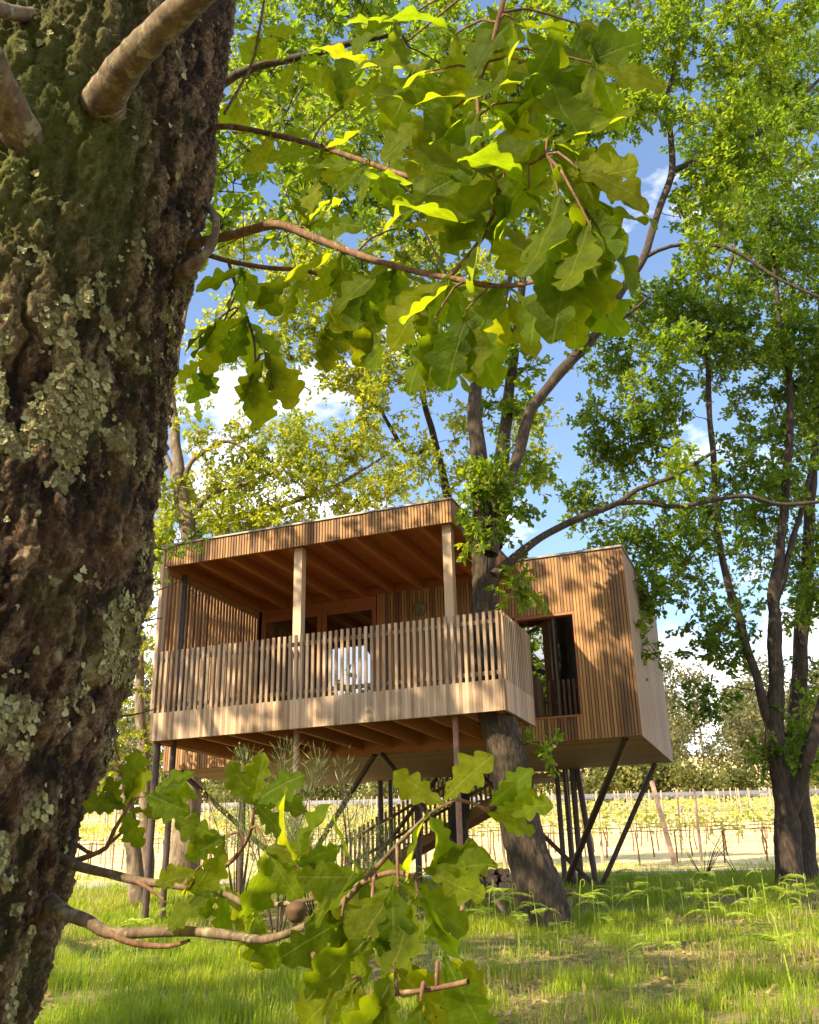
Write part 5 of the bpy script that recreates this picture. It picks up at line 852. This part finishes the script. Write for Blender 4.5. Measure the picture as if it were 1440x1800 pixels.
def twiggy(label, px, py, n, hh, seed):
    q = gp(px, py); r = np.random.default_rng(seed); t = thing('bare_shrub', label, 'shrub', (q[0], q[1], gz(q[0], q[1]))); tb = []
    for k in range(n):
        a = r.uniform(0, 6.28); e = np.array([math.cos(a) * .7, math.sin(a) * .7, hh * r.uniform(.6, 1.1)]); tb.append(tube_arrays(smooth_path([(0, 0, 0), tuple(e * .5 + r.normal(size=3) * .05), tuple(e)], .1), np.full(len(smooth_path([(0, 0, 0), tuple(e * .5), tuple(e)], .1)), .006) if False else np.linspace(.008, .003, len(smooth_path([(0, 0, 0), tuple(e * .5 + np.zeros(3)), tuple(e)], .1))), 4) if False else tube_arrays([(0, 0, -.02), tuple(e * .5 + np.array([0, 0, .1])), tuple(e)], [.010, .007, .003], 4))
    V, F = join(tb); mesh_obj('stem', raw_mesh('stem', V, F, M['barkdark'], smooth=True), t)
twiggy('bare dark shrub fanning out beside the path', 1238, 1546, 9, 1.1, 4); twiggy('thin bare sapling by the path, left of the forked oak', 1300, 1544, 2, 1.3, 6)

# ------------------------------------------------------------------ log pile under the cabin
q = gp(868, 1592); lr_ = random.Random(3); wj = 0; rows = ['bottom', 'second', 'third', 'fourth', 'top']; ax2 = unit(np.array([RH[0], RH[1], 0])); ay2 = unit(np.array([FH[0], FH[1], 0]))
LM = []
for s_ in range(4):
    r = np.random.default_rng(s_ + 5); prof = r.uniform(.8, 1.1, 7); an = np.arange(7) / 7 * 6.283; V0 = np.stack([np.cos(an) * .062 * prof, np.zeros(7), np.sin(an) * .062 * prof], 1); V = np.vstack([V0 + [0, -.2, 0], V0 * [1.04, 1, .96] + [0, .2, 0]])
    fl = []; sz = []
    for k in range(7): fl += [k, (k + 1) % 7, 7 + (k + 1) % 7, 7 + k]; sz.append(4)
    fl += list(reversed(range(7))); sz.append(7); fl += list(range(7, 14)); sz.append(7); LM.append(raw_mesh('log', V, fl, M['log'], sizes=sz))
for r_i in range(5):
    for k in range(7 - (r_i > 2) * 2):
        off = (k - 3 + (r_i > 2)) * .125 + (r_i % 2) * .05; P = q[:2] + ax2[:2] * off + ay2[:2] * .15; o = mesh_obj('log', lr_.choice(LM), None, (P[0], P[1], gz(P[0], P[1]) + .055 + r_i * .108), label='split log in the %s row of the woodpile, %s from the left' % (rows[r_i], ordn[k]), cat='log', group='split logs stacked under the cabin'); o.rotation_euler = (0, lr_.uniform(0, 6), math.atan2(FH[1], FH[0]) - math.pi / 2 + lr_.uniform(-.15, .15))
for k in range(9):
    P = q[:2] + ax2[:2] * (.55 + .13 * k * .8) + ay2[:2] * lr_.uniform(-.1, .5); o = mesh_obj('log', lr_.choice(LM), None, (P[0], P[1], gz(P[0], P[1]) + .06 + (.10 if k % 3 == 0 else 0)), label='loose log lying beside the woodpile, %s going right' % ordn[k], cat='log', group='loose logs beside the woodpile'); o.rotation_euler = (lr_.uniform(-.2, .2), lr_.uniform(0, 6), lr_.uniform(0, 3))

# ------------------------------------------------------------------ vineyard on the sunny slope
VR = np.random.default_rng(31); POSTM = {}
def vpost_mesh(k):
    if k not in POSTM: V, F = capped([(0, 0, -.15), (0, 0, .9), (0, 0, 1.95)], [.045, .043, .040] if k else [.03, .03, .028], 7); POSTM[k] = raw_mesh('post', V, F, M['vpost'])
    return POSTM[k]
for r_i in range(15):
    T0 = 28.2 + r_i * 3.0 + (r_i > 8) * (r_i - 8) * 1.5; la, lb_ = -0.40 * T0, 0.47 * T0 + 1; sp = 2.7 + r_i * 0.22; x0, y0 = tl(T0, (la + lb_) / 2)
    t = thing('vine_row', '%s row of trellised vines counted up the slope from the path' % ordn[r_i], 'vine row', (x0, y0, gz(x0, y0)), 'vine rows on the sunny slope'); o0 = np.array(t.location)
    lat = np.arange(la, lb_, sp) + VR.uniform(-.2, .2)
    for l in lat:
        x, y = tl(T0 + VR.uniform(-.1, .1), l); p = mesh_obj('post', vpost_mesh(r_i == 0), t, (x - o0[0], y - o0[1], gz(x, y) - o0[2])); p.rotation_euler = (VR.uniform(-.05, .05), VR.uniform(-.05, .05), 0)
    if r_i == 0:
        q = gp(1187, 1521); p = mesh_obj('post', vpost_mesh(True), t, (q[0] - o0[0], q[1] - o0[1], gz(q[0], q[1]) - o0[2]), label='thick post leaning to the left at the edge of the vines'); p.rotation_euler = (0, -.17, .3); p.scale = (1.7, 1.7, 1.15)
    wl = np.arange(la, lb_, 1.2)
    for h in ((.55, .95, 1.35, 1.7) if r_i < 5 else (1.0, 1.7)):
        P = []
        for l in wl: x, y = tl(T0, l); P.append((x - o0[0], y - o0[1], gz(x, y) + h - o0[2]))
        V, F = tube_arrays(P, np.full(len(P), .005 + .001 * r_i), 3); mesh_obj('wire', raw_mesh('wire', V, F, M['galv']), t)
    # vine stocks and their shoots
    vl = np.arange(la, lb_, 1.15 if r_i < 6 else 1.5); tb = []; B = []
    for l in vl:
        x, y = tl(T0 + VR.uniform(-.1, .1), l + VR.uniform(-.2, .2)); z = gz(x, y); b_ = np.array([x, y, z]) - o0
        if r_i < 8: tb.append(tube_arrays([b_ + [0, 0, -.05], b_ + [VR.uniform(-.06, .06), 0, .45], b_ + [VR.uniform(-.05, .05), 0, .85]], [.028, .022, .02], 5)); e = np.array([RH[0], RH[1], 0]) * .5; tb.append(tube_arrays([b_ + [0, 0, .85] - e, b_ + [0, 0, .88], b_ + [0, 0, .85] + e], [.01, .016, .01], 4))
        nn = 52 if r_i < 3 else (34 if r_i < 7 else 20); q_ = VR.normal(size=(nn, 3)) * np.array([.30, .30, .22]); s_ = VR.uniform(-.6, .6, nn); q_ = q_ * .6 + np.array([RH[0], RH[1], 0]) * s_[:, None]; q_[:, 2] += 1.08 + .12 * VR.normal(); B.append(b_ + q_)
    if tb: V, F = join(tb); mesh_obj('vine_stock', raw_mesh('vine_stock', V, F, M['vtrunk'], smooth=True), t, kind='stuff')
    B = np.concatenate(B); nn = len(B); mesh_obj('foliage', leaves_mesh('foliage', B, unit(VR.normal(size=(nn, 3))), unit(np.array([0, 0, .8]) + VR.normal(size=(nn, 3))), VR.uniform(.09, .16, nn) * (1 + .04 * r_i), VR.random(nn), 'round', 'vine', width=1.3), t, kind='stuff')

# ------------------------------------------------------------------ woodland beyond the vineyard
def wood_proto(kind, seed):
    r = np.random.default_rng(seed)
    if kind == 'tall': h = r.uniform(13, 16); P = smooth_path([(0, 0, -.3, .17), (.2, 0, h * .4, .13), (r.uniform(-.4, .4), .2, h * .9, .05)], 1.0); cc = [(r.normal() * .9, r.normal() * .9, h * r.uniform(.35, 1.0)) for _ in range(30)]; rr = 1.1; mt = 'barkpale'
    elif kind == 'bush': h = r.uniform(4, 5.5); P = smooth_path([(0, 0, -.3, .16), (0.1, 0, h * .5, .1), (0, .1, h * .85, .04)], 1.0); cc = [(r.normal() * 1.2, r.normal() * 1.2, h * r.uniform(.25, .9)) for _ in range(26)]; rr = 1.0; mt = 'bark'
    else: h = r.uniform(8, 11); P = smooth_path([(0, 0, -.3, .22), (0.2, 0, h * .5, .15), (0, .1, h * .9, .05)], 1.0); cc = [(r.normal() * 1.7, r.normal() * 1.7, h * r.uniform(.25, 1.0)) for _ in range(34)]; rr = 1.25; mt = 'barkdark'
    V, F = tube_arrays(P[:, :3], P[:, 3], 7); tm = raw_mesh('trunk', V, F, M[mt], smooth=True); B = []; cr2 = []
    for c in cc: q_ = r.normal(size=(75, 3)) * rr * .5 + np.array(c); B.append(q_); cr2.append(np.full(75, r.random()))
    B = np.concatenate(B); B[:, 2] = np.abs(B[:, 2]); nn = len(B); rn = np.clip(.6 * np.concatenate(cr2) + .4 * r.random(nn), 0, 1)
    fm = leaves_mesh('crown', B, unit(r.normal(size=(nn, 3)) + np.array([0, 0, -.3])), unit(r.normal(size=(nn, 3)) + np.array([0, 0, .6])), r.uniform(.28, .6, nn), rn, 'round', 'bushleaf' if kind == 'bush' else 'forest', width=.9); return tm, fm
WP = {k: [wood_proto(k, 100 + 10 * i + j) for j in range(3)] for i, k in enumerate(('tall', 'bush', 'round'))}; wr = random.Random(8)
spec = [('bush', 88, 22, 'low yellow-green bushy tree at the far edge of the vineyard', 'low bushy trees along the vineyard edge'), ('round', 96, 20, 'dark broad tree at the foot of the woodland', 'dark trees at the foot of the woodland'), ('tall', 106, 26, 'tall pale-trunked tree in the front row of the far woodland', 'tall pale-trunked woodland trees'), ('tall', 122, 24, 'tall pale-trunked tree in the hindmost row of the far woodland', 'hindmost tall pale-trunked woodland trees')]
for kind, T0, n, lab, grp in spec:
    for i in range(n):
        l = (-.42 + .95 * (i + wr.uniform(.1, .9)) / n) * T0; x, y = tl(T0 + wr.uniform(-4, 4), l); z = gz(x, y); tm, fm = WP[kind][i % 3]; t = thing({'bush': 'bushy_tree', 'round': 'woodland_tree', 'tall': 'tall_woodland_tree'}[kind], lab + (', %s from the left' % ordn[i]), 'tree', (x, y, z), grp)
        t.rotation_euler = (0, 0, wr.uniform(0, 6.28)); s_ = wr.uniform(.8, 1.15); t.scale = (s_, s_, s_); mesh_obj('trunk', tm, t); mesh_obj('crown', fm, t)

for i in range(14):  # unseen trees, added to fill the reflections in the window and door glass
    a = -2.5 + i * 0.36; x, y = tl(-24 - 6 * ((i * 5) % 3), (i - 9.5) * 6.2); z = gz(x, y); tm, fm = WP['round'][i % 3]; t = thing('woodland_tree', 'broad unseen tree added behind the camera for the glass reflections, %s from the left' % ordn[i], 'tree', (x, y, z), 'unseen trees added for the glass reflections')
    t.rotation_euler = (0, 0, i * 1.3); t.scale = (1.7, 1.7, 1.7); mesh_obj('trunk', tm, t); mesh_obj('crown', fm, t)
